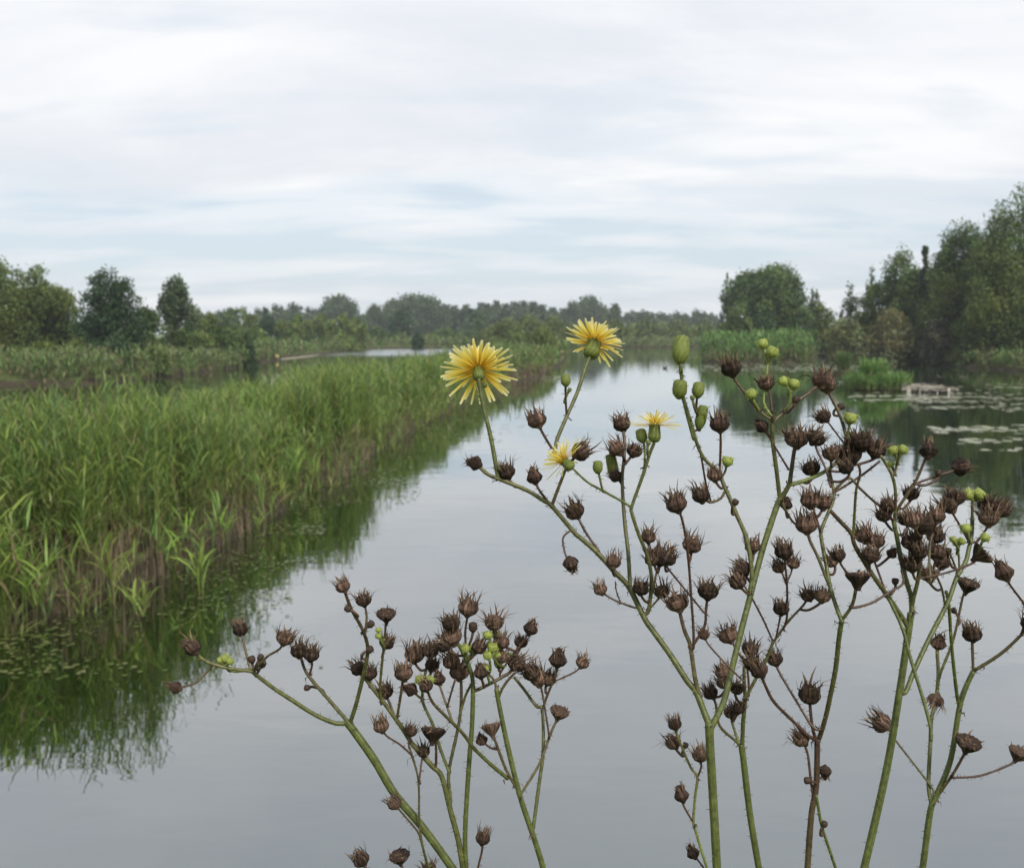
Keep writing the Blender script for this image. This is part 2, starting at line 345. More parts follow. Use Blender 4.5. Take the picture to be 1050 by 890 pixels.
OLIVE = np.array([(0.125, 0.200, 0.055), (0.155, 0.200, 0.070), (0.105, 0.180, 0.050), (0.160, 0.165, 0.080)])
NOTCH = [(G(*p), r) for p, r in (((318, 500), 1.0), ((392, 452), 1.1), ((440, 428), 0.9), ((205, 574), 0.7), ((58, 632), 0.75), ((280, 524), 0.5), ((345, 484), 0.7))]
LUMP = [(G(*p), r, k) for p, r, k in (((130, 585), 1.3, 1.22), ((245, 535), 1.2, 1.2), ((290, 500), 0.9, 1.12), ((362, 468), 1.4, 1.2), ((425, 430), 1.8, 1.15), ((20, 640), 1.1, 0.72), ((70, 560), 1.2, 1.1), ((180, 520), 1.0, 0.85))]
def reed_bed():
    parts = []
    for (y0, y1, n, hm, hM, nl, ll, lw) in ((6, 14, 7000, 0.9, 1.62, 18, 0.29, 0.0072), (14, 24, 9000, 0.9, 1.62, 16, 0.31, 0.008), (24, 45, 5600, 0.9, 1.55, 12, 0.37, 0.011), (45, 90, 2200, 0.8, 1.6, 6, 0.5, 0.020), (90, 165, 1500, 0.7, 1.4, 5, 0.6, 0.035)):
        xs = [p[0] for p in POLY_STRIP]; pts = inside_pts(POLY_STRIP, n, min(xs), max(xs), y0, y1, 0.02)
        wf = np.maximum(1.0, np.hypot(pts[:, 0], pts[:, 1]) / 28)
        clump = wob(pts[:, 0] * 0.9 + 3, pts[:, 1] * 0.7) + rng.normal(0, 0.3, len(pts)); edge = poly_sdf(pts[:, 0], pts[:, 1], POLY_STRIP); kp = (clump > -0.55) & (edge > 0.06 + 0.30 * np.maximum(wob(pts[:, 0] * 0.8 + 1, pts[:, 1] * 0.9), -0.1))
        for c, r in NOTCH: kp &= (np.hypot(pts[:, 0] - c.x, pts[:, 1] - c.y) > 0.85 * r * rng.uniform(.7, 1.1, len(pts)))
        pts = pts[kp]; wf = wf[kp]
        parts.append(reeds(pts, hm, hM, nl, ll, lw, wf, GREENS if y1 < 80 else np.concatenate([GREENS * 0.75, OLIVE]), low=0.10))
    ed = []
    for i in range(1, len(STRIP_F) - 5):
        a = np.array(STRIP_F[i]); b = np.array(STRIP_F[i + 1]); L = np.linalg.norm(b - a); k = int(34 * L); nrm = np.array([-(b - a)[1], (b - a)[0]]) / L
        ed.append(a + (b - a) * rng.uniform(0, 1, (k, 1)) + nrm * rng.uniform(-0.12, 0.45, (k, 1)))
    ed = np.concatenate(ed); ed = ed[wob(ed[:, 0] * 0.8 + 1, ed[:, 1] * 0.9) + rng.normal(0, .3, len(ed)) < 0.25]
    parts.append(reeds(ed, 0.35, 0.95, 13, 0.34, 0.0095, np.maximum(1, np.hypot(ed[:, 0], ed[:, 1]) / 28), GREENS, lean=0.38, low=0.05))
    o = stuff('reed_bed', parts, M_REED, 'dense bed of tall green reeds along the left side of the channel', 'reeds')
    # brown dead stalks and stubble at the water's edge
    e = []
    for i in range(1, len(STRIP_F) - 4):
        a = np.array(STRIP_F[i]); b = np.array(STRIP_F[i + 1]); L = np.linalg.norm(b - a); k = int(170 * L)
        t = rng.uniform(0, 1, (k, 1)); nrm = np.array([-(b - a)[1], (b - a)[0]]) / L
        e.append(a + (b - a) * t + nrm * rng.uniform(-0.06, 0.5, (k, 1)))
    e = np.concatenate(e); e = e[wob(e[:, 0] * 0.8 + 1, e[:, 1] * 0.9) + rng.normal(0, .35, len(e)) > -0.05]; wf = np.maximum(1, np.hypot(e[:, 0], e[:, 1]) / 25)
    stuff('dead_reed_stalks', [dead_stalks(e, 0.12, 0.55, 0.008 * wf)], M_REED, 'brown dead reed stalks standing at the water edge of the bank', 'dead reeds')
reed_bed()
FRESH = np.array([(0.105, 0.200, 0.045), (0.085, 0.170, 0.045), (0.130, 0.220, 0.05)])
def shore_fringe(shore, i0, i1, n, depth, hmin, hmax, nl, ll, lw, palette):
    P_ = np.array(shore[i0:i1 + 1]); seg = np.linalg.norm(np.diff(P_, axis=0), axis=1); pr = seg / seg.sum()
    k = rng.choice(len(seg), n, p=pr); t = rng.uniform(0, 1, (n, 1)); a = P_[k]; b = P_[k + 1]
    nr = np.stack([-(b - a)[:, 1], (b - a)[:, 0]], 1) / seg[k][:, None]
    pts = a + (b - a) * t + nr * (rng.uniform(0, 1, (n, 1)) ** 1.5 * depth)
    wf = np.maximum(1, np.hypot(pts[:, 0], pts[:, 1]) / 28)
    return reeds(pts, hmin, hmax, nl, ll, lw, wf, palette, z0=None)
stuff('far_shore_reeds', [shore_fringe(SHORE_L, 1, 6, 4200, 13, 1.0, 1.7, 5, 0.5, 0.02, OLIVE), shore_fringe(SHORE_L, 6, 13, 2600, 14, 0.8, 1.6, 4, 0.6, 0.022, OLIVE)], M_REED,
      'olive and brown reeds on the far left shore of the pond', 'reeds')
def patch(poly, n, hmin, hmax, nl, ll, lw, palette):
    xs = [p[0] for p in poly]; ys = [p[1] for p in poly]; pts = inside_pts(poly, n, min(xs), max(xs), min(ys), max(ys))
    return reeds(pts, hmin, hmax, nl, ll, lw, np.maximum(1, np.hypot(pts[:, 0], pts[:, 1]) / 28), palette)
POLY_RP = gp((724, 365), (719, 370), (735, 373), (828, 371.8), (832, 366), (815, 362), (740, 360.5))
stuff('right_shore_reeds', [patch(POLY_RP, 1700, 1.9, 2.7, 6, 0.7, 0.022, FRESH)], M_REED, 'block of green reeds jutting into the channel before the round tree clump', 'reeds')
stuff('shore_sedge', [shore_fringe(SHORE_R, 3, 10, 5600, 8, 0.5, 1.3, 5, 0.5, 0.02, OLIVE)], M_REED, 'low olive sedge along the right shore below the trees', 'sedge')
def disc_pts(c, r, n): a = rng.uniform(0, 6.283, n); q = r * np.sqrt(rng.uniform(0, 1, n)); return np.stack([c.x + q * np.cos(a), c.y + q * np.sin(a)], 1)
V, Fc, C = merge([reeds(disc_pts(ISL_C, 1.6, 560), 0.35, 0.85, 10, 0.40, 0.016, None, FRESH * 1.2, 0.25, low=0.02, z0=0.0), reeds(disc_pts(Vector((ISL_C.x - .2, ISL_C.y, 0)), 0.7, 160), 0.9, 1.25, 9, 0.42, 0.016, None, FRESH * 1.25, 0.2)])
props(link('grassy_islet', mk_mesh('grassy_islet', V, Fc, C, M_REED)), 'small bright green grass tussock rising from lily pads beside the low grey debris raft', 'tussock')
V, Fc, C = reeds(disc_pts(TUF_C, 0.45, 150), 0.9, 1.7, 8, 0.45, 0.018, None, FRESH * 0.8, 0.12)
props(link('reed_tuft', mk_mesh('reed_tuft', V, Fc, C, M_REED)), 'narrow dark green reed tuft alone in the water between the reed block and the tussock', 'reed tuft')
# single reeds leaning out over the water
def leaning_reeds():
    spots = [(8, 655, 1.15, 0.5), (24, 650, 1.0, 0.6), (36, 652, 0.8, 0.8), (118, 622, 0.6, 0.9), (175, 598, 0.7, 0.9), (215, 575, 0.75, 0.8), (232, 566, 0.5, 1.0), (288, 522, 0.8, 0.9), (304, 513, 0.7, 1.0), (326, 503, 0.6, 0.9), (268, 540, 0.7, 0.9), (142, 640, 0.3, 1.1), (205, 612, 0.35, 1.2)]
    for i, (px, py, h, ln) in enumerate(spots):
        g = G(px, py); V, Fc, C = reeds(np.array([[0.0, 0.0], [0.03, 0.02]]), h, h * 1.15, 11, 0.42, 0.014, None, GREENS[:3] * 1.1, ln * 0.5, low=0.3, z0=0.0)
        o = link('leaning_reed', mk_mesh('leaning_reed', V, Fc, C, M_REED), None, (g.x, g.y, -0.03))
        props(o, 'green reed shoot leaning out from the bank over the dark water', 'reed', 'reeds leaning out over the water')
leaning_reeds()

# ------------------------------------------------------------------ trees
def prof(kind, u):
    if kind == 'bush': return np.sqrt(np.clip(1 - u ** 2.2, 0, 1)) * (0.85 + 0.15 * np.sin(u * 3))
    if kind == 'poplar': return np.clip(np.sin(np.pi * np.clip(u * 0.92 + 0.06, 0, 1) ** 0.75), 0.05, 1)
    if kind == 'umbrella': return np.sqrt(np.clip(1 - u ** 2, 0, 1)) * np.clip(0.55 + u * 2, 0, 1)
    if kind == 'tall': return np.clip(np.sin(np.pi * (u * 0.86 + 0.12)) ** 0.7, 0.1, 1)
    return np.clip(1 - (2 * u - 0.85) ** 2 / 1.35, 0.05, 1) ** 0.6
ZB = dict(bush=0.0, poplar=0.04, umbrella=0.52, tall=0.16, round=0.08, airy=0.10)
def crown(kind, w, h, n, leaf, colr, nc=34, gap=0.0):
    zb = ZB[kind] * h; u = rng.uniform(0, 1, nc * 3); keep = rng.uniform(0, 1, nc * 3) < prof(kind, u) ** 1.2 + 0.08; u = u[keep][:nc]; nc = len(u)
    rad = prof(kind, u) * w / 2; an = rng.uniform(0, 6.283, nc); q = np.sqrt(rng.uniform(0.05, 1, nc)) * 0.85
    rc = w * rng.uniform(0.09, 0.20, nc) * np.where(u > 0.7, 1 - gap * 0.5, 1.0)
    cen = np.stack([rad * q * np.cos(an), rad * q * np.sin(an), zb + u * (h - zb) * 0.96], 1)
    cl = rng.uniform(0.62, 1.38, nc); hue = rng.normal(0, 0.07, nc)
    wgt = rc ** 2; k = rng.choice(nc, n, p=wgt / wgt.sum())
    d = rng.normal(0, 1, (n, 3)); d /= np.linalg.norm(d, axis=1)[:, None]; rr = rc[k] * rng.uniform(0.1, 1, n) ** 0.5 * (1 + 0.06 * np.abs(rng.normal(0, 1, n)) ** 2)
    c = cen[k] + d * rr[:, None] * np.array([1, 1, 0.85 * min(2.6, max(1.0, h / w / 1.3))]); c[:, 2] = np.maximum(c[:, 2], 0.02 * h)
    t = rng.normal(0, 1, (n, 3)); t /= np.linalg.norm(t, axis=1)[:, None]
    nn = d * 0.6 + rng.normal(0, 0.7, (n, 3)) + np.array([0, 0, 0.5]); b = np.cross(nn, t); b /= np.linalg.norm(b, axis=1)[:, None] + 1e-9; t = np.cross(b, nn); t /= np.linalg.norm(t, axis=1)[:, None] + 1e-9
    s = leaf * rng.uniform(0.6, 1.35, n)[:, None]
    V = np.stack([c - t * s, c - b * s * 0.5, c + t * s, c + b * s * 0.5], 1).reshape(-1, 3)
    cc = np.array(colr)[None] * (cl[k] * rng.uniform(0.8, 1.2, n))[:, None] * np.stack([1 + hue[k], np.ones(n), 1 - hue[k]], 1)
    return V, np.arange(4 * n).reshape(-1, 4), np.repeat(cc[:, None], 4, 1).reshape(-1, 3), cen
def trunk_mb(h, w, cen, kind, r0):
    b = MB(); bc = (0.10, 0.085, 0.065); top = h * (0.62 if kind in ('bush', 'umbrella', 'round') else 0.85); n = 7
    bend = [Vector((rng.normal(0, 0.02) * h * (i / n), rng.normal(0, 0.02) * h * (i / n), top * i / n - (0.3 if i == 0 else 0))) for i in range(n + 1)]
    b.tube(bend, [r0 * (1 - 0.8 * i / n) for i in range(n + 1)], [bc] * (n + 1), 7)
    for c in cen[::3]:
        c = Vector(c); i = int(min(max((c.z / top - 0.3) * n, 1), n - 1)); p = bend[i]
        if c.z < p.z: continue
        b.tube([p, p.lerp(c, 0.5) + Vector((0, 0, 0.06 * h)), c], [r0 * 0.35, r0 * 0.2, r0 * 0.06], [bc] * 3, 5)
    return b
def plant_tree(name, label, cat, px, topy, hw, Y, kind, colr, group=None, dens=1.0, gap=0.0, nc=None):
    top = at(px, topy, Y); z0 = float(height(np.array([top.x]), np.array([Y]))[0]); z0 = max(z0, 0.0); h = top.z - z0; w = 2 * hw * Y / F_PX
    root = empty(name, (top.x, Y, z0 - 0.05), label, cat, group); root.rotation_euler.z = random.uniform(0, 6.28)
    pxm = Y / F_PX; leaf = max(0.08, 1.7 * pxm); hp = h / pxm; n = int(min(34000, max(900, 2 * hw * hp * 1.9 * dens)))
    V, Fc, C, cen = crown(kind, w * 0.98, h, n, leaf, colr, nc or int(60 + min(90, 2 * hw * hp / 110)), gap)
    link('trunk', trunk_mb(h, w, cen, kind, max(0.05, 0.016 * h)).mesh('trunk', M_BARK), root)
    link('crown', mk_mesh('crown', V, Fc, C, M_LEAF), root)
    return root
def copy_tree(src, px, topy, hw, Y, label, cat, group):
    top = at(px, topy, Y); z0 = float(height(np.array([top.x]), np.array([Y]))[0]); z0 = max(z0, 0.0)
    r = src.copy(); col.objects.link(r); r.location = (top.x, Y, z0 - 0.05); r.rotation_euler.z = random.uniform(0, 6.28)
    h = top.z - z0; w = 2 * hw * Y / F_PX; r.scale = (w / src['w0'], w / src['w0'], h / src['h0']); props(r, label, cat, group)
    for ch in list(src.children):
        c = ch.copy(); col.objects.link(c); c.parent = r
    return r
OL = (0.120, 0.160, 0.042); DK = (0.045, 0.085, 0.034); MD = (0.096, 0.145, 0.042); LT = (0.150, 0.205, 0.054); GB = (0.088, 0.125, 0.056)
def trees():
    T = plant_tree
    # left bank
    T('tree', 'loose topped olive tree cut off by the left edge of the photo', 'tree', -22, 256, 42, 66, 'airy', OL)
    T('tree', 'olive green tree with an airy crown just left of the darkest tree', 'tree', 30, 268, 38, 72, 'round', OL, gap=0.6)
    T('tree', 'smaller olive tree leaning against the left side of the darkest tree', 'tree', 62, 292, 24, 75, 'round', LT)
    T('tree', 'darkest green tree on the left shore, with a ragged bushy top', 'tree', 112, 274, 38, 70, 'round', DK, gap=0.6, dens=1.1)
    T('tree', 'light green low tree on the right flank of the darkest tree', 'tree', 146, 312, 22, 74, 'round', MD)
    T('tree', 'slender tree with a narrow grey green crown right of the darkest tree', 'tree', 180, 281, 19, 82, 'tall', GB, dens=1.2, nc=60)
    T('tree', 'low olive tree filling the gap behind the slender narrow tree', 'tree', 206, 312, 20, 95, 'round', OL)
    T('bush', 'round dark bush at the foot of the slender narrow tree', 'bush', 188, 333, 20, 75, 'bush', MD)
    T('bush', 'broad mid green dome shaped bush right of the slender tree', 'bush', 228, 332, 27, 84, 'bush', MD)
    T('bush', 'dark bush drooping to the water beside the pale sand spit', 'bush', 252, 340, 14, 86, 'bush', DK)
    T('bush', 'low dark shrub below the darkest tree by the reeds', 'bush', 118, 352, 24, 62, 'bush', DK)
    T('bush', 'low pale green shrub at the left edge in front of the trees', 'bush', 18, 357, 24, 61, 'bush', OL)
    T('bush', 'pale shrub between the dark shrub and the round bush', 'bush', 158, 355, 20, 64, 'bush', OL)
    for x, ty, hw, Y, cc, lb in ((40, 350, 22, 66, LT, 'light green rounded shrub under the airy olive tree on the left'), (78, 346, 18, 68, LT, 'light green shrub tucked between the airy olive tree and the darkest tree'), (206, 340, 18, 80, LT, 'light green shrub between the round dark bush and the broad dome bush'), (262, 334, 18, 110, LT, 'light green shrub behind the drooping dark waterside bush'),
                              (318, 346, 22, 140, MD, 'low green shrub line piece in front of the left young poplars'), (350, 347, 20, 145, LT, 'low light green shrub in front of the right young poplars'), (402, 342, 18, 190, MD, 'rounded green shrub below the dark round far tree'), (440, 344, 18, 185, LT, 'light green shrub right of the small dark square bush'), (470, 345, 18, 182, MD, 'green shrub on the far shore just left of the open flower')):
        T('bush', lb, 'bush', x, ty, hw, Y, 'bush', cc)
    # middle distance
    T('tree', 'dark pointed tree standing in front of the young poplar rows', 'tree', 273, 314, 11, 165, 'poplar', DK)
    T('tree', 'rounded mid green tree left of the dark pointed tree', 'tree', 243, 314, 20, 185, 'round', MD)
    T('tree', 'low green tree touching the left side of the dark pointed tree', 'tree', 258, 322, 13, 172, 'round', OL)
    T('tree', 'dark round tree in front of the tall domed far trees', 'tree', 411, 318, 15, 235, 'round', DK)
    T('tree', 'dark upright tree right of the domed far trees', 'tree', 487, 315, 11, 245, 'tall', DK)
    T('bush', 'round grey green bush below the dark upright tree', 'bush', 489, 329, 19, 205, 'bush', GB)
    T('bush', 'flat green bush left of the round grey green bush', 'bush', 455, 337, 20, 195, 'bush', MD)
    T('bush', 'small dark square bush on the shore left of the flower', 'bush', 428, 340, 7, 165, 'bush', DK)
    T('bush', 'low bush on the shore between young poplars and dark round tree', 'bush', 385, 335, 13, 180, 'bush', MD)
    gp_ = 'young poplars planted in rows'
    base = T('poplar', 'young light green poplar in the planted rows across the pond', 'poplar', 288, 322, 8, 150, 'poplar', LT, gp_, 1.2, nc=26)
    base['w0'] = 2 * 8 * 150 / F_PX; base['h0'] = at(288, 322, 150).z - 0.8
    for i, (x, y) in enumerate(((298, 325), (306, 319), (314, 324), (322, 321), (330, 318), (338, 323), (347, 320), (356, 324), (364, 321), (373, 325), (302, 322), (334, 326), (352, 318), (368, 328))):
        copy_tree(base, x, y + random.uniform(-1, 2), 7 + (i % 3), 146 + (i * 7) % 22, 'young light green poplar in the planted rows across the pond', 'poplar', gp_)
    # far treeline
    far = {}
    for kind, hw, cc in (('umbrella', 24, GB), ('round', 20, GB), ('tall', 10, GB)):
        pass
    def fargroup(kind, specs, label, group, colr=GB, Y=340):
        x, y, hw = specs[0]; b = T('tree', label, 'tree', x, y, hw, Y, kind, colr, group, 1.3, nc=110); b['w0'] = 2 * hw * Y / F_PX; b['h0'] = at(x, y, Y).z - 0.8
        for i, (x, y, hw) in enumerate(specs[1:]): copy_tree(b, x, y, hw, Y + ((i * 37) % 50) - 25, label, 'tree', group)
    fargroup('umbrella', [(347, 306, 23), (384, 315, 11), (403, 310, 17)], 'hazy umbrella shaped tree on a bare trunk in the far treeline', 'far umbrella shaped trees')
    fargroup('round', [(424, 305, 30), (440, 307, 22), (604, 307, 21), (588, 312, 12)], 'hazy domed broad tree standing tall in the far treeline', 'far domed trees')
    fargroup('poplar', [(509, 308, 11), (478, 312, 12), (494, 310, 11), (500, 311, 10), (519, 311, 11), (528, 309, 12), (537, 308, 12), (546, 309, 12), (556, 312, 12), (567, 315, 12), (578, 316, 11), (631, 311, 11), (466, 313, 12), (457, 312, 12)], 'hazy narrow grey green tree in the far wood behind the flower', 'far narrow trees')
    fargroup('round', [(470, 319, 16), (490, 320, 17), (512, 319, 17), (535, 318, 18), (556, 321, 17), (575, 322, 15), (452, 320, 15), (395, 322, 14), (372, 323, 14)], 'hazy low round tree filling the foot of the far wood behind the flower', 'low round trees of the far wood', GB, 320)
    fargroup('round', [(300, 312, 16), (284, 313, 14), (318, 316, 14), (266, 317, 14), (232, 318, 16), (330, 318, 10), (365, 322, 10), (218, 322, 12)], 'hazy round tree in the far wood behind the young poplars', 'far round trees behind the poplars')
    fargroup('round', [(647, 319, 14), (662, 319, 14), (680, 321, 13), (696, 320, 10), (716, 318, 10), (730, 322, 12), (620, 315, 10), (706, 323, 10)], 'hazy low round tree at the far end of the channel', 'far round trees at the channel end', GB, 400)
    fargroup('bush', [(600, 333, 20), (632, 331, 24), (664, 329, 26), (697, 331, 22), (722, 332, 18), (648, 338, 22), (682, 339, 22), (712, 341, 18), (615, 340, 18), (745, 333, 14)], 'brownish green scrub bush beyond the far end of the channel', 'scrub at the channel end', OL, 225)
    fargroup('bush', [(540, 326, 26), (515, 334, 24), (566, 331, 22), (583, 337, 12), (498, 343, 20)], 'soft green willow bush at the tip of the reed strip', 'willow bushes behind the flower', OL, 178)
    fargroup('bush', [(530, 345, 26), (556, 347, 20), (505, 352, 22), (573, 352, 10)], 'low olive bush among the reeds right of the daisy like flower', 'low bushes on the reed strip', OL, 120)
    # round clump on the right bank
    T('tree', 'big rounded willow forming the right half of the isolated tree clump', 'tree', 800, 271, 30, 130, 'round', MD, dens=1.1)
    T('tree', 'big rounded willow forming the left half of the isolated tree clump', 'tree', 770, 275, 30, 128, 'round', MD, dens=1.1)
    T('tree', 'dark middle tree between the two willow halves of the tree clump', 'tree', 786, 276, 34, 126, 'round', MD, dens=1.1)
    T('bush', 'green bush skirting the left foot of the tree clump', 'bush', 758, 312, 22, 122, 'bush', MD)
    T('bush', 'green bush skirting the right foot of the tree clump', 'bush', 818, 305, 22, 122, 'bush', MD)
    T('tree', 'thin airy tree sticking out of the left side of the tree clump', 'tree', 747, 277, 10, 132, 'airy', GB, gap=0.9, dens=0.5)
    T('tree', 'small airy tree sticking out of the right side of the tree clump', 'tree', 836, 291, 9, 135, 'airy', GB, gap=0.8, dens=0.7)
    T('bush', 'dark undergrowth bush at the foot of the tree clump', 'bush', 788, 322, 40, 124, 'bush', DK)
    T('bush', 'low green bush between the tree clump and the right hand wood', 'bush', 842, 310, 20, 125, 'bush', OL)
    # wood on the right bank
    T('tree', 'thin see through birch at the left end of the right hand wood', 'tree', 872, 286, 11, 115, 'airy', GB, gap=0.9, dens=0.45)
    T('tree', 'taller see through birch next to the left end of the right hand wood', 'tree', 894, 267, 9, 112, 'airy', GB, gap=0.9, dens=0.5)
    T('tree', 'olive tree with a pointed top beside the two thin birches', 'tree', 925, 259, 25, 104, 'round', MD)
    T('tree', 'low olive tree in front of the two thin birches', 'tree', 900, 290, 24, 106, 'round', OL)
    T('tree', 'mid height green tree closing the gap left of the broad tree', 'tree', 938, 275, 26, 100, 'round', MD)
    T('tree', 'olive green tree in front of the broad tree, lower than it', 'tree', 975, 285, 30, 90, 'round', OL)
    T('tree', 'leafy olive tree in front of the tallest tree', 'tree', 1030, 258, 36, 82, 'round', OL)
    T('tree', 'very narrow poplar spire poking above the right hand wood', 'poplar', 949, 246, 7, 96, 'poplar', GB, dens=2.5, nc=70)
    T('tree', 'broad tree right of the narrow poplar spire', 'tree', 962, 260, 27, 98, 'round', MD)
    T('tree', 'full green tree with a double top, second from the right edge', 'tree', 990, 227, 36, 92, 'round', MD, gap=0.3, dens=1.1)
    T('tree', 'slim tree between the double topped tree and the tallest tree', 'tree', 1014, 232, 14, 95, 'tall', GB, gap=0.5)
    T('tree', 'tallest tree of the right bank, cut off by the right edge of the photo', 'tree', 1052, 188, 50, 84, 'round', MD, gap=0.3, dens=1.0)
    T('tree', 'tall tree beyond the right edge of the photo', 'tree', 1125, 180, 50, 80, 'round', MD, dens=0.6)
    T('bush', 'dark purplish bush at the foot of the right hand wood', 'bush', 964, 325, 22, 86, 'bush', (0.075, 0.075, 0.05))
    T('bush', 'olive bush at the left end of the right shore', 'bush', 868, 325, 22, 98, 'bush', (0.17, 0.19, 0.075))
    T('bush', 'brownish green bush between the olive bush and the purplish bush', 'bush', 915, 320, 30, 92, 'bush', (0.175, 0.175, 0.08))
    T('bush', 'green bush under the double topped tree', 'bush', 1000, 315, 26, 84, 'bush', MD)
    T('bush', 'dark bush under the tallest tree at the right edge', 'bush', 1052, 310, 32, 80, 'bush', MD)
trees()

# ------------------------------------------------------------------ things on and by the water
def pads():
    V = []; Fc = []; C = []; k = 0
    areas = [(868, 1050, 404, 411, 620, 0.9), (930, 1090, 415, 421, 300, 0.8), (940, 1060, 408, 414, 200, .8), (955, 1100, 436, 447, 330, 0.8), (985, 1100, 449, 461, 230, 0.8), (885, 960, 406, 409, 120, .8), (860, 905, 392, 396, 60, 1), (720, 880, 374, 380, 520, 1.2), (835, 885, 367, 372, 260, 1.2), (760, 800, 384, 386, 20, 1), (1000, 1050, 395, 399, 60, 1), (960, 1000, 385, 387, 30, 1),
             (555, 583, 386, 390, 60, .8), (470, 560, 392, 412, 0, .8), (235, 335, 515, 585, 900, -0.18), (0, 150, 632, 700, 700, -0.17), (300, 430, 465, 522, 900, -0.22), (150, 300, 560, 640, 500, -0.15), (420, 540, 400, 460, 500, -0.3), (60, 330, 600, 700, 60, -0.12)]
    for x0, x1, y0, y1, n, s in areas:
        for _ in range(n):
            g = G(random.uniform(x0, x1), random.triangular(y0 - (2 if s > 0 else 0), y1 + (2 if s > 0 else 0)))
            if x0 > 800 and math.sin(g.x * 0.55 + g.y * 1.9) + math.sin(g.x * 1.3 - g.y * 2.7 + 1) + random.uniform(-1, 1) < 0.25: continue
            r = abs(s) * random.uniform(0.06, 0.19); weed = s < 0
            if weed and math.sin(g.x * 2.1 + g.y * 1.3) + math.sin(g.y * 2.9 - g.x) + random.uniform(-1, 1) < 0.2: continue
            a0 = random.uniform(0, 6.28); m = 9; zz = 0.006 + random.random() * 0.012
            v = [(g.x, g.y, zz)] + [(g.x + r * math.cos(a0 + 0.2 + 5.9 * i / m) * (1 + random.uniform(-.08, .08)), g.y + r * math.sin(a0 + 0.2 + 5.9 * i / m), zz + random.uniform(0, 0.006)) for i in range(m + 1)]
            b = len(V); V += v; Fc += [(b, b + i, b + i + 1) for i in range(1, m + 1)]
            cc = np.array(random.choice([(0.32, 0.35, 0.22), (0.44, 0.45, 0.33), (0.24, 0.28, 0.15), (0.52, 0.52, 0.42)])) * random.uniform(0.8, 1.2); cc = cc if not weed else np.array(random.choice([(0.06, 0.10, 0.02), (0.09, 0.12, 0.035), (0.14, 0.15, 0.06)])); C += [tuple(cc)] * len(v)  # pad tones lifted in colour to carry the sky's sheen; weed stays green
    o = link('lily_pads', mk_mesh('lily_pads', V, np.array(Fc), C, M_PAD)); props(o, 'flat lily pads, sky sheen in their pale colour, and floating leaves on the water', 'lily pads', None, 'stuff')
pads()
def debris():
    g = G(951, 402.5); root = empty('debris_raft', (g.x, g.y, 0), 'low grey raft of dead wood and matted reeds with pale stakes beside the green tussock', 'debris raft')
    s = g.y / F_PX; gr = np.array((0.26, 0.24, 0.20)); dk = np.array((0.045, 0.038, 0.030)); b = MB(); m = 22
    ring = [(math.cos(6.283 * i / m) * 25 * s * random.uniform(.85, 1.1), math.sin(6.283 * i / m) * 0.8 * random.uniform(.8, 1.15)) for i in range(m)]
    V = [(x, y, 0.12 - 0.004 * x) for x, y in ring] + [(x * .9, y * .85, 0.24 + random.uniform(-.05, .05) - 0.04 * x) for x, y in ring] + [(x * .45, y * .4, 0.30 + random.uniform(-.06, .06) - 0.04 * x) for x, y in ring] + [(0, 0, 0.32)]
    Fc = [(k * m + i, k * m + (i + 1) % m, (k + 1) * m + (i + 1) % m, (k + 1) * m + i) for k in range(2) for i in range(m)] + [(2 * m + i, 2 * m + (i + 1) % m, 3 * m) for i in range(m)] + [tuple(range(m - 1, -1, -1))]
    b.add(V, Fc, [tuple(gr * random.uniform(.5, 1.1)) for _ in V])
    for i in range(60):                                              # straw and sticks in the mat
        x = random.uniform(-24, 24) * s; y = random.uniform(-.8, .5); a = random.uniform(-.5, .5); L = random.uniform(.2, .7); z = 0.26 - 0.04 * x + random.uniform(-.06, .10)
        b.tube([(x, y, z), (x + L * math.cos(a), y + L * math.sin(a) * .5, z + random.uniform(-.12, .12))], [random.uniform(.012, .03), .012], [tuple(gr * random.uniform(.5, 1.5))] * 2, 5)
    link('matted_reeds', b.mesh('matted_reeds', M_WOOD, False), root)
    for i in range(7):
        x = random.uniform(-24, 16) * s; y = random.uniform(-.75, -.3); b = MB(); L = random.uniform(.5, 1.2); z = random.uniform(.04, .24)
        b.tube([(x, y, z), (x + L * .5, y + .05, z + .03), (x + L, y + random.uniform(-.2, .2), z + random.uniform(-.12, .12))], [.06, .055, .04], [tuple((gr if i % 3 == 0 else dk * 1.5) * random.uniform(.7, 1.1))] * 3, 7); link('log', b.mesh('log', M_WOOD), root)
    for i in range(16):
        x = (-26 + i * 3.3 + random.uniform(-1.2, 1.2)) * s; pale = i in (0, 1, 4, 9, 12, 14); b = MB(); hh = random.uniform(0.10, 0.30)
        b.tube([(x, -0.72 + 0.1 * (i % 3), -0.5), (x + random.uniform(-.08, .08), -0.72 + 0.1 * (i % 3), hh)], [random.uniform(.04, .08), 0.045], [(0.34, 0.32, 0.28) if pale else tuple(dk)] * 2, 7)
        o = link('stake', b.mesh('stake', M_WOOD), root)
        if pale: o['label'] = 'pale bleached stake'
debris()
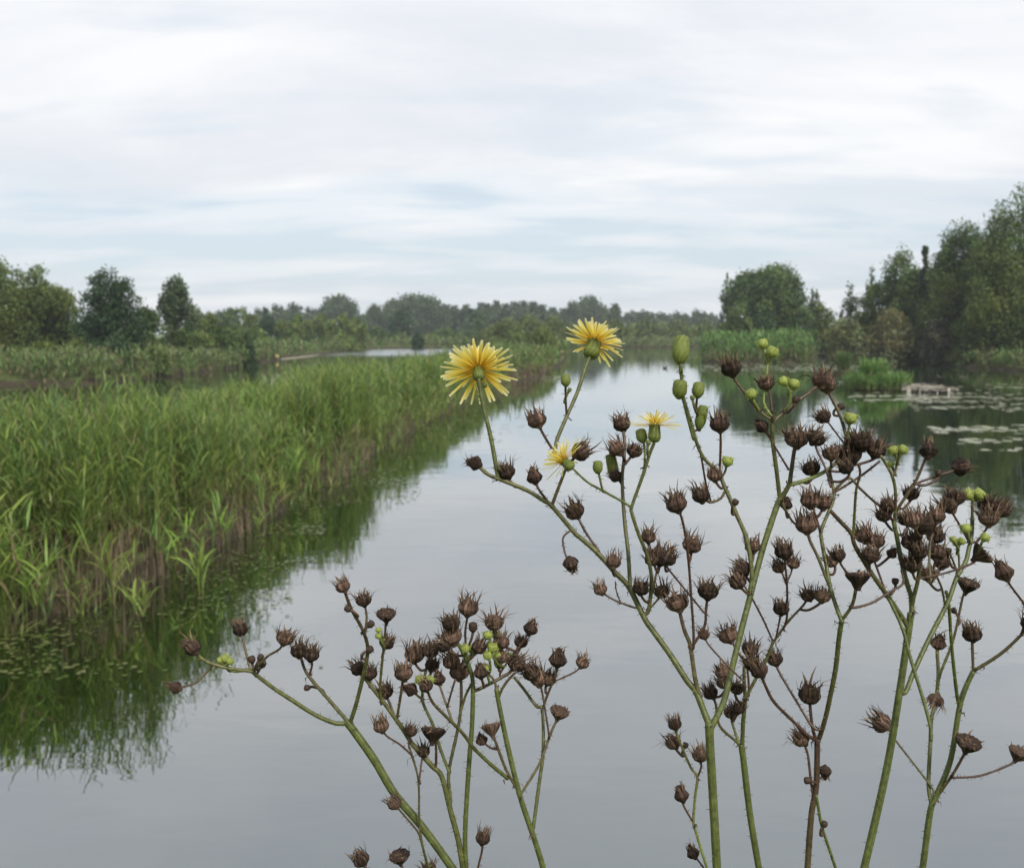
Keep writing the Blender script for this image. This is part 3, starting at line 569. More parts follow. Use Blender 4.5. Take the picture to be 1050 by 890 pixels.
def posts():
    g = at(134, 380, 64); b = MB(); s = 64 / F_PX; zt = at(134, 370, 64).z
    b.tube([(0, 0, -0.3), (0, 0, zt - 0.05), (0, 0, zt)], [0.055, 0.055, 0.03], [(0.62, 0.60, 0.52)] * 3, 8)
    props(link('marker_post', b.mesh('marker_post', M_PLAIN), None, (g.x, 64, 0)), 'short whitish post standing by the reeds below the darkest tree', 'post')
    g = G(284, 369.5); b = MB(); b.tube([(0, 0, -0.3), (0, 0, 0.28)], [0.16, 0.15], [(0.05, 0.045, 0.03)] * 2, 9); b.tube([(0, 0, 0.285), (0, 0, 0.5), (0, 0, 0.56)], [0.20, 0.20, 0.1], [(0.38, 0.33, 0.12)] * 3, 9)
    props(link('yellow_stump', b.mesh('yellow_stump', M_PLAIN), None, (g.x, g.y, 0)), 'dark stump with a yellowish top at the tip of the pale sand spit', 'stump')
    # pale sand spit
    c = gp((286, 368.6), (300, 367.6), (318, 365.6), (328, 363.9), (326, 363.2), (312, 364.3), (296, 366.2), (286, 367.6)); n = len(c)
    cx = sum(p[0] for p in c) / n; cy = sum(p[1] for p in c) / n
    V = [(x, y, -0.1) for x, y in c] + [(cx + (x - cx) * .93, cy + (y - cy) * .93, 0.07) for x, y in c]
    props(link('sand_spit', mk_mesh('sand_spit', V, [tuple(range(n, 2 * n))] + [(i, (i + 1) % n, n + (i + 1) % n, n + i) for i in range(n)], [(0.25, 0.23, 0.165)] * (2 * n), M_WOOD)), kind='structure')
    # duck
    g = G(682, 378); d = MB(); cc = (0.05, 0.042, 0.036); root = empty('duck', (g.x, g.y, 0), 'tiny dark duck swimming in the middle of the channel', 'duck'); root.rotation_euler.z = R(20)
    d.tube([(-0.24, 0, 0.11), (-0.16, 0, 0.08), (0, 0, 0.06), (0.13, 0, 0.09), (0.17, 0, 0.16), (0.17, 0, 0.22), (0.21, 0, 0.25), (0.27, 0, 0.235)], [0.02, 0.07, 0.105, 0.08, 0.04, 0.036, 0.042, 0.02], [cc] * 8, 10)
    link('body', d.mesh('body', M_PLAIN), root); b = MB(); b.tube([(0.26, 0, 0.237), (0.33, 0, 0.225)], [0.018, 0.008], [(0.3, 0.22, 0.05)] * 2, 6); link('bill', b.mesh('bill', M_PLAIN), root)
posts()

# ------------------------------------------------------------------ sow thistles in the foreground
# meshes are modelled with 1 unit = 1 photo pixel, then scaled by depth / F_PX
BR = np.array((0.049, 0.030, 0.022)); TAN = np.array((0.23, 0.155, 0.10)); GN = np.array((0.155, 0.190, 0.042)); GY = np.array((0.28, 0.33, 0.075)); RB = np.array((0.075, 0.045, 0.030))
def head_mesh(kind, seed):
    rd = random.Random(seed); b = MB(); tint = rd.choice((0.7, 0.9, 1.1, 1.4, 1.9)); c = lambda k=1.0: tuple(BR * tint * k * rd.uniform(0.75, 1.3))
    if kind == 'onion': pr = [(-1, 1.5), (1, 3), (3.5, 6.5), (7, 8.2), (10, 7.4), (13, 4.8), (16, 3.0), (19, 2.0)]
    elif kind == 'flat': pr = [(-3, 1.5), (0, 2.4), (4, 5.5), (8, 9.0), (11, 11.0), (12.5, 10.2), (12, 6), (11.5, 2)]
    else: pr = [(-1.5, 1.5), (0.5, 3.2), (2.5, 6.6), (5, 8.6), (8, 9.0), (11, 7.9), (13.5, 6.4), (14.5, 4.5)]
    b.lathe(pr, [c(1.3) if i < 2 else c() for i in range(len(pr))], 18, 9, 0.07)
    nb = dict(open=26, onion=15, flat=20, wild=36)[kind]; zt = dict(open=11, onion=13, flat=10, wild=9)[kind]
    for i in range(nb):                                              # dry bracts hugging the bulb, tips free
        an = 2 * math.pi * i / nb + rd.uniform(-.15, .15); ra = Vector((math.cos(an), math.sin(an), 0)); sd_ = Vector((-math.sin(an), math.cos(an), 0))
        if kind == 'onion': fl = rd.uniform(-4, 3); ln = rd.uniform(4, 9)
        elif kind == 'flat': fl = rd.uniform(-6, 4); ln = rd.uniform(2, 8)
        elif kind == 'wild': fl = rd.uniform(-3, 12); ln = rd.uniform(5, 15)
        else: fl = rd.uniform(-5, 9); ln = rd.uniform(6, 16)
        def rp(z):
            for (z0, r0), (z1, r1) in zip(pr, pr[1:]):
                if z0 <= z <= z1: return r0 + (r1 - r0) * (z - z0) / (z1 - z0 + 1e-6)
            return pr[-1][1]
        tw = sd_ * rd.uniform(-7, 7) + Vector((rd.uniform(-2, 2), rd.uniform(-2, 2), rd.uniform(-3, 2))); hook = rd.uniform(-1.0, 2.4)
        pts = [ra * (rp(3) + 0.5) + Vector((0, 0, 3)), ra * (rp(7) + 0.8) + Vector((0, 0, 7)), ra * (rp(zt) + 0.8) + Vector((0, 0, zt)),
               ra * (rp(zt) + 0.8 + fl * 0.5) + Vector((0, 0, zt + ln * 0.6)) + tw * 0.4, ra * (rp(zt) + 0.8 + fl * (1 + hook * 0.3)) + Vector((0, 0, zt + ln - hook * 2)) + tw]
        k = rd.choice((0.6, 0.9, 1.3, 1.9)) * rd.uniform(0.8, 1.2); tip = tuple(BR * 0.35 + TAN * 0.65 * rd.uniform(0.4, 1.6)); w = rd.uniform(0.75, 1.25)
        b.strip(pts, sd_, [w * 0.9, w * 1.1, w, w * 0.65, 0.15], [c(k), c(k), c(k * 1.2), tip, tip])
    for i in range(dict(open=9, onion=4, flat=26, wild=14)[kind]):      # broken stubs and stray bristles in the mouth of the head
        an = rd.uniform(0, 6.28); q = math.sqrt(rd.random()) * (8.5 if kind == 'flat' else 4.5); p = Vector((math.cos(an) * q, math.sin(an) * q, zt)); ln = rd.uniform(2, 5) if kind == 'flat' else rd.uniform(5, 13)
        m = p + Vector((rd.uniform(-2, 2), rd.uniform(-2, 2), ln * .6)); e = m + Vector((rd.uniform(-4, 4), rd.uniform(-4, 4), ln * .4 - rd.uniform(0, 2)))
        b.tube([p, m, e], [.75, .5, .2], [c(.8), tuple(TAN * rd.uniform(.3, .8)), tuple(TAN * rd.uniform(.5, 1.1))], 4)
    return b.mesh('seed_head', M_HEAD, False)
HEADS = {k: [head_mesh(k, i * 13 + len(k)) for i in range(n)] for k, n in (('open', 9), ('onion', 5), ('flat', 4), ('wild', 7))}
def bud_mesh(w, h, colr, hairs, seed, name='bud'):
    rd = random.Random(seed); b = MB(); s = w / 2; cs = [tuple(colr * k) for k in (0.8, 0.9, 1, 1, 0.95, 0.9, 0.8, .7)]
    pr = [(-h * .5 - 1, s * .25), (-h * .42, s * .62), (-h * .22, s * .97), (0, s), (h * .25, s * .96), (h * .42, s * .86), (h * .5, s * .60), (h * .47, s * .2)]
    b.lathe(pr, cs, 18, 9, 0.05)
    for i in range(hairs):
        an = rd.uniform(0, 6.28); z = rd.uniform(-h * .45, h * .5); ra = Vector((math.cos(an), math.sin(an), 0)); p = ra * s * 0.92 + Vector((0, 0, z))
        b.tube([p, p + (ra + Vector((0, 0, rd.uniform(-.3, .5)))) * rd.uniform(1.2, 2.4)], [0.32, 0.18], [tuple(colr * 1.3)] * 2, 3)
    return b.mesh(name, M_BUD)
BUDS = dict(bud=bud_mesh(12, 15, GN * 0.95, 20, 1), bigbud=bud_mesh(18, 30, GN * 1.05, 90, 2), longbud=bud_mesh(11, 24, GN, 30, 3), green=bud_mesh(9.5, 8, GY, 34, 4), tiny=bud_mesh(5.5, 5.5, GN * 0.8, 6, 5), dark=bud_mesh(7.5, 7.5, BR * 1.1, 8, 6, 'dry_bud'))
def petals_mesh(r, n, cone, thin, seed):
    rd = random.Random(seed); b = MB()
    for i in range(n):
        row = i % 3; an = 2 * math.pi * i / n * 1.0 + rd.uniform(-.09, .09); el = cone + (0.42 * row - 0.30) + rd.uniform(-.13, .13); L = r * (1.0 - 0.17 * row) * rd.uniform(0.88, 1.08)
        ra = Vector((math.cos(an), math.sin(an), 0)); sd_ = Vector((-math.sin(an), math.cos(an), 0)); up = Vector((0, 0, 1)); tilt = rd.uniform(-.5, .5); sv = (sd_ + up * tilt).normalized()
        w = r * (0.026 if thin else 0.039) * rd.uniform(0.8, 1.2); drop = rd.uniform(-.22, .10); sway = sd_ * rd.uniform(-.08, .08) * r
        def q(f): e = el + drop * f; return ra * (r * 0.10 + math.cos(e) * L * f) + up * (math.sin(e) * L * f) + sway * f * f
        y0 = (0.62, 0.36, 0.03); y1 = (0.90, 0.72, 0.13); y2 = (0.92, 0.80, 0.28); y3 = (0.94, 0.88, 0.55)
        fs = [0.0, 0.25, 0.55, 0.85, 1.0]; b.strip([q(f) for f in fs], sv, [w * .35, w * .6, w * .95, w * 1.1, w * .75], [y0, y0 if row == 0 else y1, y1, y2, y3])
    for i in range(46):                                              # disc florets in the middle
        an = rd.uniform(0, 6.28); q_ = r * 0.20 * math.sqrt(rd.random()); p = Vector((math.cos(an) * q_, math.sin(an) * q_, 0)); e = p * 1.25 + Vector((0, 0, r * rd.uniform(.22, .40)))
        b.tube([p, e], [r * .012, r * .016], [(0.62, 0.38, 0.02), (0.75, 0.5, 0.03)], 4)
    return b.mesh('petals', M_PETAL)
def involucre_mesh(w, h, seed):
    rd = random.Random(seed); b = MB(); s = w / 2; pr = [(-h, s * .3), (-h * .93, s * .75), (-h * .7, s * 1.02), (-h * .4, s * .9), (-h * .15, s * .78), (0, s * .85), (1, s * .3)]
    b.lathe(pr, [tuple(GN * k) for k in (.8, .9, 1, .95, .9, .9, .9)], 18, 9, 0.06)
    for i in range(16):
        an = 2 * math.pi * i / 16 + rd.uniform(-.1, .1); ra = Vector((math.cos(an), math.sin(an), 0)); sd_ = Vector((-math.sin(an), math.cos(an), 0))
        b.strip([ra * s * 1.0 + Vector((0, 0, -h * .75)), ra * s * .95 + Vector((0, 0, -h * .4)), ra * s * .86 + Vector((0, 0, -h * .1)), ra * s * 1.05 + Vector((0, 0, h * .08))], sd_, [s * .14, s * .16, s * .13, s * .03], [tuple(GN * rd.uniform(.6, 1.1))] * 4)
    for i in range(40):
        an = rd.uniform(0, 6.28); z = rd.uniform(-h * .95, -h * .1); ra = Vector((math.cos(an), math.sin(an), 0)); p = ra * s * .9 + Vector((0, 0, z)); b.tube([p, p + ra * rd.uniform(1, 2.2)], [.3, .15], [tuple(GY)] * 2, 3)
    return b.mesh('flower_head', M_BUD)
CLR = dict(G=np.array((0.095, 0.112, 0.030)), B=RB * np.array((0.9, .8, .8)), O=(GN * 0.38 + RB * 0.75), Y=GN * 1.1)
def catmull(pts, k=4):
    out = []; n = len(pts)
    for i in range(n - 1):
        p0, p1, p2, p3 = pts[max(i - 1, 0)], pts[i], pts[i + 1], pts[min(i + 2, n - 1)]
        for j in range(k):
            t = j / k; out.append(tuple(0.5 * ((2 * b) + (c - a) * t + (2 * a - 5 * b + 4 * c - d) * t * t + (3 * b - a - 3 * c + d) * t ** 3) for a, b, c, d in zip(p0, p1, p2, p3)))
    return out + [pts[-1]]
class Plant:
    """one plant; points are photo pixels plus a depth that wanders along each branch"""
    def __init__(s, label, depth, seed, group=None):
        s.d = depth; s.rd = random.Random(seed); s.samples = []; s.mb = MB(); s.heads = []; s.free = []; s.label = label
    def near(s, x, y, maxd):
        best = None
        for (sx, sy, sdp, r) in s.samples:
            q = (sx - x) ** 2 + (sy - y) ** 2
            if q < maxd * maxd and (best is None or q < best[0]): best = (q, sdp, sx, sy)
        return best
    def S(s, r0, r1, cc, txt, head=None, size=1.0, ang=None, hairs=1.0):
        v = [float(t) for t in txt.split()]; p2 = list(zip(v[::2], v[1::2])); nb = s.near(*p2[0], 14); d0 = nb[1] if nb else s.d
        ln = sum(math.dist(a, b) for a, b in zip(p2, p2[1:])); slope = s.rd.uniform(-0.45, 0.45) * s.d / F_PX; acc = 0; pts = []
        if len([1 for x, y in p2 if y > 1200]): slope = 0
        for i, p in enumerate(p2):
            if i: acc += math.dist(p2[i - 1], p)
            pts.append((p[0], p[1], d0 + slope * min(acc, 220)))
        if nb and math.dist((nb[2], nb[3] if len(nb) > 3 else 0), p2[0]) > 0.5: pts.insert(0, (nb[2], nb[3], nb[1]))
        k = 5 if ln / max(1, len(p2)) > 12 else 3
        pts = catmull(pts, k); n = len(pts); f = [i / (n - 1) for i in range(n)]
        wig = [s.rd.uniform(-.25, .25) for _ in range(n)]
        rad = [(r0 + (r1 - r0) * t + wig[i] * .45) * .93 for i, t in enumerate(f)]; rad = [q * .93 for q in rad]; c0, c1 = CLR[cc[0]], CLR[cc[1]]
        cols = [tuple((c0 * (1 - t) + c1 * t) * s.rd.uniform(.85, 1.15)) for t in f]
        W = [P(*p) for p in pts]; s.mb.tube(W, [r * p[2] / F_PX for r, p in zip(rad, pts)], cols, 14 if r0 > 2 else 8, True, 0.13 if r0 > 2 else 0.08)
        s.samples += [(p[0], p[1], p[2], r) for p, r in zip(pts, rad)]
        for _ in range(s.rd.choice((1, 2, 2, 3)) if p2[0][1] < 900 else 0):     # withered scraps of leaf at the node
            j = min(s.rd.randint(0, 2), n - 2); u = pts[j][2] / F_PX; t = (W[j + 1] - W[j]).normalized(); o = t.orthogonal().normalized(); o.rotate(Matrix.Rotation(s.rd.uniform(0, 6.28), 3, t)); sdv = t.cross(o); q = W[j] + o * rad[j] * .8 * u; L = s.rd.uniform(3.5, 8)
            cB = tuple(BR * s.rd.uniform(.7, 1.8)); s.mb.strip([q, q + (o * L * .45 + t * L * .3) * u, q + (o * L * .8 + t * L * s.rd.uniform(-.3, .5)) * u, q + (o * L * s.rd.uniform(.6, 1.1) - UP * L * s.rd.uniform(0, .8)) * u], sdv, [1.1 * u, 1.0 * u, .6 * u, .15 * u], [cB] * 4)
        # bristly hairs
        for i in range(n - 1):
            a, b = W[i], W[i + 1]; seg = (b - a).length / (pts[i][2] / F_PX); m = seg * 0.30 * hairs
            for _ in range(int(m) + (s.rd.random() < m % 1)):
                if pts[i][1] > 930: continue
                q = a.lerp(b, s.rd.random()); t = (b - a).normalized(); o = t.orthogonal().normalized(); o.rotate(Matrix.Rotation(s.rd.uniform(0, 6.28), 3, t)); u = pts[i][2] / F_PX
                L = s.rd.uniform(1.2, 3.6); e = q + o * (rad[i] + L) * u + t * s.rd.uniform(-1, 1) * u
                s.mb.tube([q + o * rad[i] * .8 * u, e], [.45 * u, .2 * u], [tuple(np.array(cols[i]) * 1.7)] * 2, 3, False)
        if head:
            a = pts[-3] if len(pts) > 3 else pts[0]; b = pts[-1]
            if ang is None: ang = math.degrees(math.atan2(-(b[1] - a[1]), b[0] - a[0]))
            s.heads.append((b[0], b[1], b[2], ang, size, head))
    def H(s, x, y, ang=90, size=1.0, kind='open', r=1.4): s.free.append((x, y, ang, size, kind, r))
    def orient(s, ang, away): a = R(ang); return (RT * math.cos(a) * math.cos(away) + UP * math.sin(a) * math.cos(away) + FW * math.sin(away)).normalized()
    def finish(s):
        for (x, y, ang, size, kind, r) in s.free:                    # heads set in a cluster: grow a twig back to the nearest stem
            a = R(ang); bx, by = x - math.cos(a) * 7 * size, y + math.sin(a) * 7 * size; best = None
            for (sx, sy, sdp, sr) in s.samples:
                q = math.dist((sx, sy), (bx, by)) + (25 if sy < by + 4 else 0)
                if best is None or q < best[0]: best = (q, sx, sy, sdp)
            _, sx, sy, sdp = best; c = 'BB' if kind not in BUDS or kind == 'dark' else 'GG'; d = sdp + s.rd.uniform(-.012, .012)
            pts = [(sx, sy, sdp), ((sx + bx) / 2 - math.cos(a) * 4, (sy + by) / 2 + math.sin(a) * 4, (d + sdp) / 2), (bx, by, d), (x, y, d)]; pts = catmull(pts, 4)
            s.mb.tube([P(*p) for p in pts], [r * p[2] / F_PX for p in pts], [tuple(CLR[c[0]])] * len(pts), 7)
            s.heads.append((x, y, d, ang, size, kind))
        low = max(s.samples, key=lambda q: q[1]); base = P(*low[:3]); root = empty('sow_thistle', base, s.label, 'wild flower', 'dried sow thistles in the foreground'); s.root = root
        s.mb.V = [tuple(Vector(v) - base) for v in s.mb.V]; link('stem', s.mb.mesh('stem', M_STEM), root)
        for (x, y, d, ang, size, kind) in s.heads:
            ax = s.orient(ang + s.rd.uniform(-14, 14), s.rd.uniform(-.4, .4)); q = ax.to_track_quat('Z', 'Y'); rot = q.to_matrix().to_4x4() @ Matrix.Rotation(s.rd.uniform(0, 6.28), 4, 'Z'); u = d / F_PX * size
            if kind in BUDS: o = link('dry_bud' if kind == 'dark' else 'bud', BUDS[kind], root); off = 0
            else: o = link('seed_head', s.rd.choice(HEADS[kind]), root); off = 7; u *= s.rd.uniform(.78, 1.0)
            pos = P(x, y, d) - ax * off * u - base
            o.matrix_local = Matrix.Translation(pos) @ rot @ Matrix.Diagonal((u * s.rd.uniform(.92, 1.08), u, u, 1))
    def flower(s, x, y, d, ang, away, r, n, cone, iw, ih, seed, thin=False, label=None):
        ax = s.orient(ang, away); u = d / F_PX; base = s.root.location; W = P(x, y, d) + ax * ih * u * 0.96
        o = link('flower_head', involucre_mesh(iw, ih, seed), s.root); o.matrix_local = Matrix.Translation(W - base) @ ax.to_track_quat('Z', 'Y').to_matrix().to_4x4() @ Matrix.Diagonal((u, u, u, 1))
        if label: o['label'] = label
        link('petals', petals_mesh(r, n, cone, thin, seed), o)
    def depth_at(s, x, y): return s.near(x, y, 60)[1]

def plant_left():
    p = Plant('sow thistle left of the others, dark brown heads on arching stems and no open flower', 0.62, 11); S, H = p.S, p.H
    S(5, 4.9, 'GG', '520 2850 508 1600 495 1050 478 915 464 890 432 846 405 814 384 779 365 752 356 740', hairs=.6)
    S(2.9, 1.9, 'GO', '356 741 343 741 322 732 300 718 280 705 263 692 257 688 240 686 222 682 208 676 198 665', 'open', 1.05, 140)
    S(1.4, 1.2, 'OB', '217 684 208 693 199 701 181 705', 'onion', 1.0, 172)
    S(1.7, 1.5, 'OB', '257 688 252 668 247 646', 'open', 1.05, 95); H(231, 675, 90, 1.0, 'green'); H(226, 677, 120, .8, 'green'); H(236, 678, 60, .8, 'green')
    H(258, 676, 100, 1, 'dark'); H(269, 681, 60, 1, 'dark'); H(267, 674, 60, .9, 'dark')
    S(1.7, 1.4, 'OB', '262 686 274 673 287 665 292 655', 'wild', 1.05, 75)
    S(2.6, 1.7, 'GB', '357 740 337 717 319 696 312 685 307 668', 'open', 1, 100); S(1.5, 1.3, 'BB', '317 692 320 682 319 672', 'open', 1, 80); H(315, 705, 190, .8, 'dark')
    S(2.8, 1.8, 'GB', '359 741 366 719 375 681 377 663 371 644 360 624 352 602', 'open', .95, 108)
    S(1.6, 1.3, 'OB', '374 648 376 632 373 616', 'wild', .9, 95); H(357, 624, 150, 1, 'dark'); H(380, 640, 40, 1, 'dark'); H(379, 666, 30, 1, 'dark')
    S(4.2, 2.1, 'GO', '515 2800 503 1600 490 1050 480 915 475 890 470 861 462 831 453 796 443 785 424 764 413 747 403 733 392 718 378 700 368 686', 'open', .95, 115)
    H(380, 691, 80, .85); S(1.6, 1.4, 'OB', '405 735 400 722 395 710', 'wild', .9, 100)
    S(1.9, 1.8, 'OB', '407 737 411 712 414 691', 'open', 1.1, 95)
    S(2.0, 1.3, 'GB', '391 721 390 700 393 668 395 648 396 632', 'flat', 1.15, 90); H(396, 660, 70, .85); H(388, 652, 120, .7, 'green'); H(388, 646, 100, .6, 'green')
    S(1.7, 1.6, 'BB', '447 784 447 764 444 753', 'flat', 1.15, 95)
    S(1.5, 1.2, 'GB', '462 990 446 910 438 884 433 867 428 852 412 833 405 824', 'open', .9, 130)
    S(1.6, 1.3, 'GB', '458 960 442 900 434 870 430 842 429 800 422 773 419 762 421 750', 'wild', .8, 80)
    S(1.2, 1.2, 'BB', '423 775 410 763 396 754 391 745', 'open', .95, 115); S(1.4, 1.2, 'BB', '430 799 432 783 434 771', 'wild', .8, 100)
    S(2.3, 1.7, 'GB', '462 821 460 793 468 754 472 731 473 704 471 690', 'open', 1.1, 95); S(1.8, 1.5, 'OO', '471 735 477 714 484 700')
    S(2.0, 1.5, 'GO', '460 790 451 766 444 743 438 730 433 716 436 690 440 676 442 668', 'open', .95, 90); S(1.5, 1.4, 'OB', '433 717 427 712 422 707', 'onion', .9, 150)
    H(431, 697, 100, 1.1, 'green'); H(441, 697, 60, .9, 'green'); H(443, 683, 80, 1); H(425, 672, 95, 1.1)
    S(2.5, 1.5, 'GB', '521 798 505 785 487 768 474 751 458 735 446 723 441 715 437 704', 'open', .9, 100); S(1.5, 1.3, 'OB', '464 740 459 726 452 706 450 697', 'onion', 1.05, 100); S(1.4, 1.3, 'BB', '459 724 463 709 467 696')
    S(3.6, 2.3, 'GG', '512 2800 500 1600 492 1050 480 915 478 890 477 852 481 783 484 745 485 705 483 689 477 674 471 662 463 654', 'wild', 1.25, 110)
    H(463, 640, 100, 1.1, 'wild'); H(456, 662, 130, .9); H(477, 665, 110, 1, 'green'); H(485, 666, 70, 1, 'green'); H(463, 679, 110, 1); H(491, 664, 60, 1, 'open'); H(493, 690, 100, 1.05, 'onion'); H(472, 690, 95, 1.05)
    S(1.6, 1.4, 'BB', '478 668 477 649 479 634 480 624', 'open', 1.15, 90); H(485, 643, 85, 1.3, 'dark')
    S(2.3, 1.8, 'OB', '487 708 502 701 515 694 523 689 529 681', 'wild', 1.1, 70)
    H(507, 639, 85, 1.25, 'wild'); H(500, 651, 110, 1, 'green'); H(509, 651, 80, 1, 'green'); H(505, 664, 90, 1.1, 'green'); H(500, 672, 110, 1, 'green'); H(511, 672, 60, 1, 'green'); H(497, 685, 110, 1, 'green'); H(514, 659, 80, 1); H(514, 675, 70, .9); H(534, 659, 80, .9, 'wild')
    S(1.4, 1.3, 'BB', '513 690 526 671 537 657 544 645', 'onion', 1.1, 62)
    S(4.4, 2.8, 'GG', '524 2850 520 1700 545 1050 561 915 557 890 548 860 533 815 520 762 512 723 509 706', hairs=.8); S(2, 1.6, 'OB', '511 716 515 706 522 696 530 688'); S(1.6, 1.5, 'OB', '509 708 507 698 500 690')
    S(1.9, 1.6, 'OB', '530 808 519 789 508 760 504 748', 'flat', 1.05, 95); S(1.4, 1.3, 'BB', '510 768 502 766 494 759', 'onion', .85, 110)
    S(2.3, 1.8, 'GO', '547 847 553 802 557 770 556 728 550 724 536 705 527 694'); S(1.7, 1.4, 'OB', '557 725 560 716 568 696 571 687 572 677', 'onion', 1.1, 88); S(1.2, 1.1, 'BB', '569 698 583 692 592 687 597 680', 'open', .85, 70)
    S(1.8, 1.6, 'OB', '536 811 553 783 565 751 570 740 573 732', 'flat', 1.1, 65); S(1.3, 1.3, 'BB', '563 754 559 728 556 710 553 696', 'wild', 1.25, 95); H(545, 690, 105, 1.1, 'wild'); H(562, 697, 70, .95)
    S(1.4, 1.2, 'BB', '484 960 487 912 490 890 494 873 495 860', 'open', .95, 88); S(1.3, 1.2, 'BB', '452 990 395 920 371 882', 'open', .95, 120); S(1.3, 1.2, 'BB', '468 985 425 920 410 880', 'flat', 1, 100); S(1.3, 1.2, 'BB', '478 990 450 920 440 891', 'wild', .9, 100)
    p.finish(); return p
def plant_main():
    p = Plant('sow thistle bearing the four open yellow flowers above its forked green stem', 0.62, 23); S, H = p.S, p.H
    S(5.2, 5.2, 'GG', '700 2850 724 1700 740 1050 736 905 735 890 732 835 728 765 727 741', hairs=.5)
    S(4.2, 2.2, 'GO', '728 745 721 727 713 708 704 697 688 672 670 647 661 634 645 602 630 586 612 566 596 552 589 546 566 519 557 513 541 503 514 492 500 486 488 475', 'onion', 1.15, 155)
    S(2.9, 2.4, 'GG', '511 491 507 468 503 447 497 422 492 398 491 388', hairs=2.2); H(497, 395, 60, .9, 'tiny'); H(520, 485, 110, 1.1); S(1.8, 1.6, 'BB', '563 516 552 501 548 490', 'onion', 1.15, 105)
    S(2.2, 1.7, 'OB', '566 518 575 494 582 478 594 464', 'open', 1.15, 42); S(1.8, 1.6, 'BB', '580 480 568 463 557 445 551 432', 'open', 1.15, 115)
    S(2.3, 2.4, 'OG', '569 464 571 451 581 427 592 402 601 375 605 366', hairs=.6); S(1.4, 1.4, 'BB', '581 426 580 408 580 390', 'bud', .85, 92); H(584, 400, 60, .8, 'tiny')
    S(1.8, 1.6, 'BB', '614 565 602 548 596 537 590 525', 'open', 1.15, 115); S(1.4, 1.3, 'BB', '587 544 582 546 577 553 580 569 585 577', 'onion', 1.25, 285)
    H(629, 577, 80, .9); S(1.4, 1.3, 'BB', '651 623 637 618 624 612 616 605', 'open', .95, 120); S(1.0, .8, 'BB', '636 617 632 606 631 596'); H(657, 604, 95, .95)
    S(2.6, 1.8, 'GB', '646 600 644 566 641 540 639 515 638 490 640 468 640 449 638 436', 'open', 1.1, 97); H(633, 461, 130, .95); H(650, 463, 60, .9, 'wild'); H(628, 478, 105, 1.05, 'longbud'); H(632, 489, 130, .8)
    S(2.4, 2.0, 'OG', '664 628 667 612 668 592 664 570 655 548 648 526 648 519 659 488 666 466 671 454'); H(665, 551, 95, .95); H(677, 572, 85, 1.25, 'wild'); H(669, 574, 110, 1); H(684, 573, 75, 1)
    S(1.7, 1.4, 'GG', '646 519 636 513 618 503 602 494 587 480', None); S(1.4, 1.4, 'GG', '618 504 615 490 613 479', 'bud', .85, 92); S(1.4, 1.4, 'GG', '661 478 661 460 658 447', 'bud', .95, 100); H(665, 454, 80, .9, 'tiny')
    S(1.5, 1.4, 'OB', '664 627 670 602 673 588 676 578'); S(1.4, 1.3, 'OB', '666 624 675 614 679 607', 'wild', .95, 110)
    S(3.0, 2.1, 'OB', '718 716 713 697 709 670 707 659 702 647 699 636 695 619', 'wild', 1.2, 100)
    S(1.9, 1.6, 'BB', '711 664 711 645 709 616 706 575 702 544 698 528 694 518', 'open', 1.15, 110); S(2.0, 1.7, 'BB', '709 664 718 650 723 640 724 625 726 607', 'wild', 1.2, 88); H(709, 560, 88, 1.1); S(1.3, 1.2, 'BB', '722 628 708 611 686 584 683 577')
    S(1.3, 1.2, 'BB', '764 700 750 686 740 676 726 660 722 651', 'open', .8, 110)
    S(3.8, 3.6, 'GG', '729 746 742 719 751 683 759 650 770 608 781 566 795 523 800 511', hairs=.6)
    S(2.8, 2.4, 'GO', '800 512 799 506 796 481 792 450 792 430'); S(2.0, 1.7, 'OB', '792 431 778 421 763 402 754 390 750 379', 'open', 1.15, 108, 1.8); S(1.7, 1.6, 'BB', '792 430 791 416 789 402 786 394', 'wild', 1.1, 98); S(1.8, 1.7, 'YY', '789 424 783 412 785 390 787 372 784 360 782 353', 'green', 1.2, 100, 1.5); S(1.4, 1.3, 'YY', '787 374 791 366 792 361', 'green', 1.3, 60)
    S(1.8, 1.6, 'OY', '779 421 774 414 770 404', 'green', 1.2, 110); S(2.3, 1.7, 'OB', '793 432 812 416 832 401 843 391', 'wild', 1.2, 75, 2); S(1.7, 1.6, 'YY', '804 422 809 414 810 402 803 391', 'green', 1.1, 110); S(1.4, 1.3, 'YY', '810 404 812 399 814 394', 'green', 1.2, 75); H(816, 410, 70, 1, 'dark'); H(782, 438, 125, 1.0, 'onion')
    S(1.3, 1.3, 'BB', '790 450 797 462 809 482')
    S(3.2, 2.2, 'GB', '801 511 809 497 811 486 814 465 817 451', 'wild', 1.25, 86); S(2.5, 1.8, 'YB', '811 497 830 491 848 482 860 470 867 453 866 441 860 423 852 407 848 396', 'open', 1.1, 100); H(862, 417, 30, 1, 'dark')
    S(1.2, 1.0, 'BB', '865 454 850 434 845 428', 'wild', .95, 120); S(1.4, 1.3, 'BB', '852 500 846 479 837 460 836 450', 'wild', 1, 60); H(832, 481, 100, 1.15, 'wild'); H(852, 466, 90, 1, 'wild'); H(872, 468, 100, 1.3, 'open'); H(868, 480, 110, 1.1); H(884, 454, 88, 1.25, 'wild'); H(898, 463, 75, 1.15); H(876, 456, 100, 1.1); S(1.6, 1.5, 'BY', '868 452 870 442 872 429', 'green', 1.35, 85)
    S(2.9, 2.4, 'GO', '769 606 771 588 766 554 755 527 747 508 742 497 738 485', hairs=.8); S(1.7, 1.5, 'BB', '738 486 739 452 738 436', 'open', 1.15, 92); S(2.1, 2.2, 'OG', '739 486 731 479 722 470 715 456 708 432 701 409 699 390 698 374', hairs=1.8)
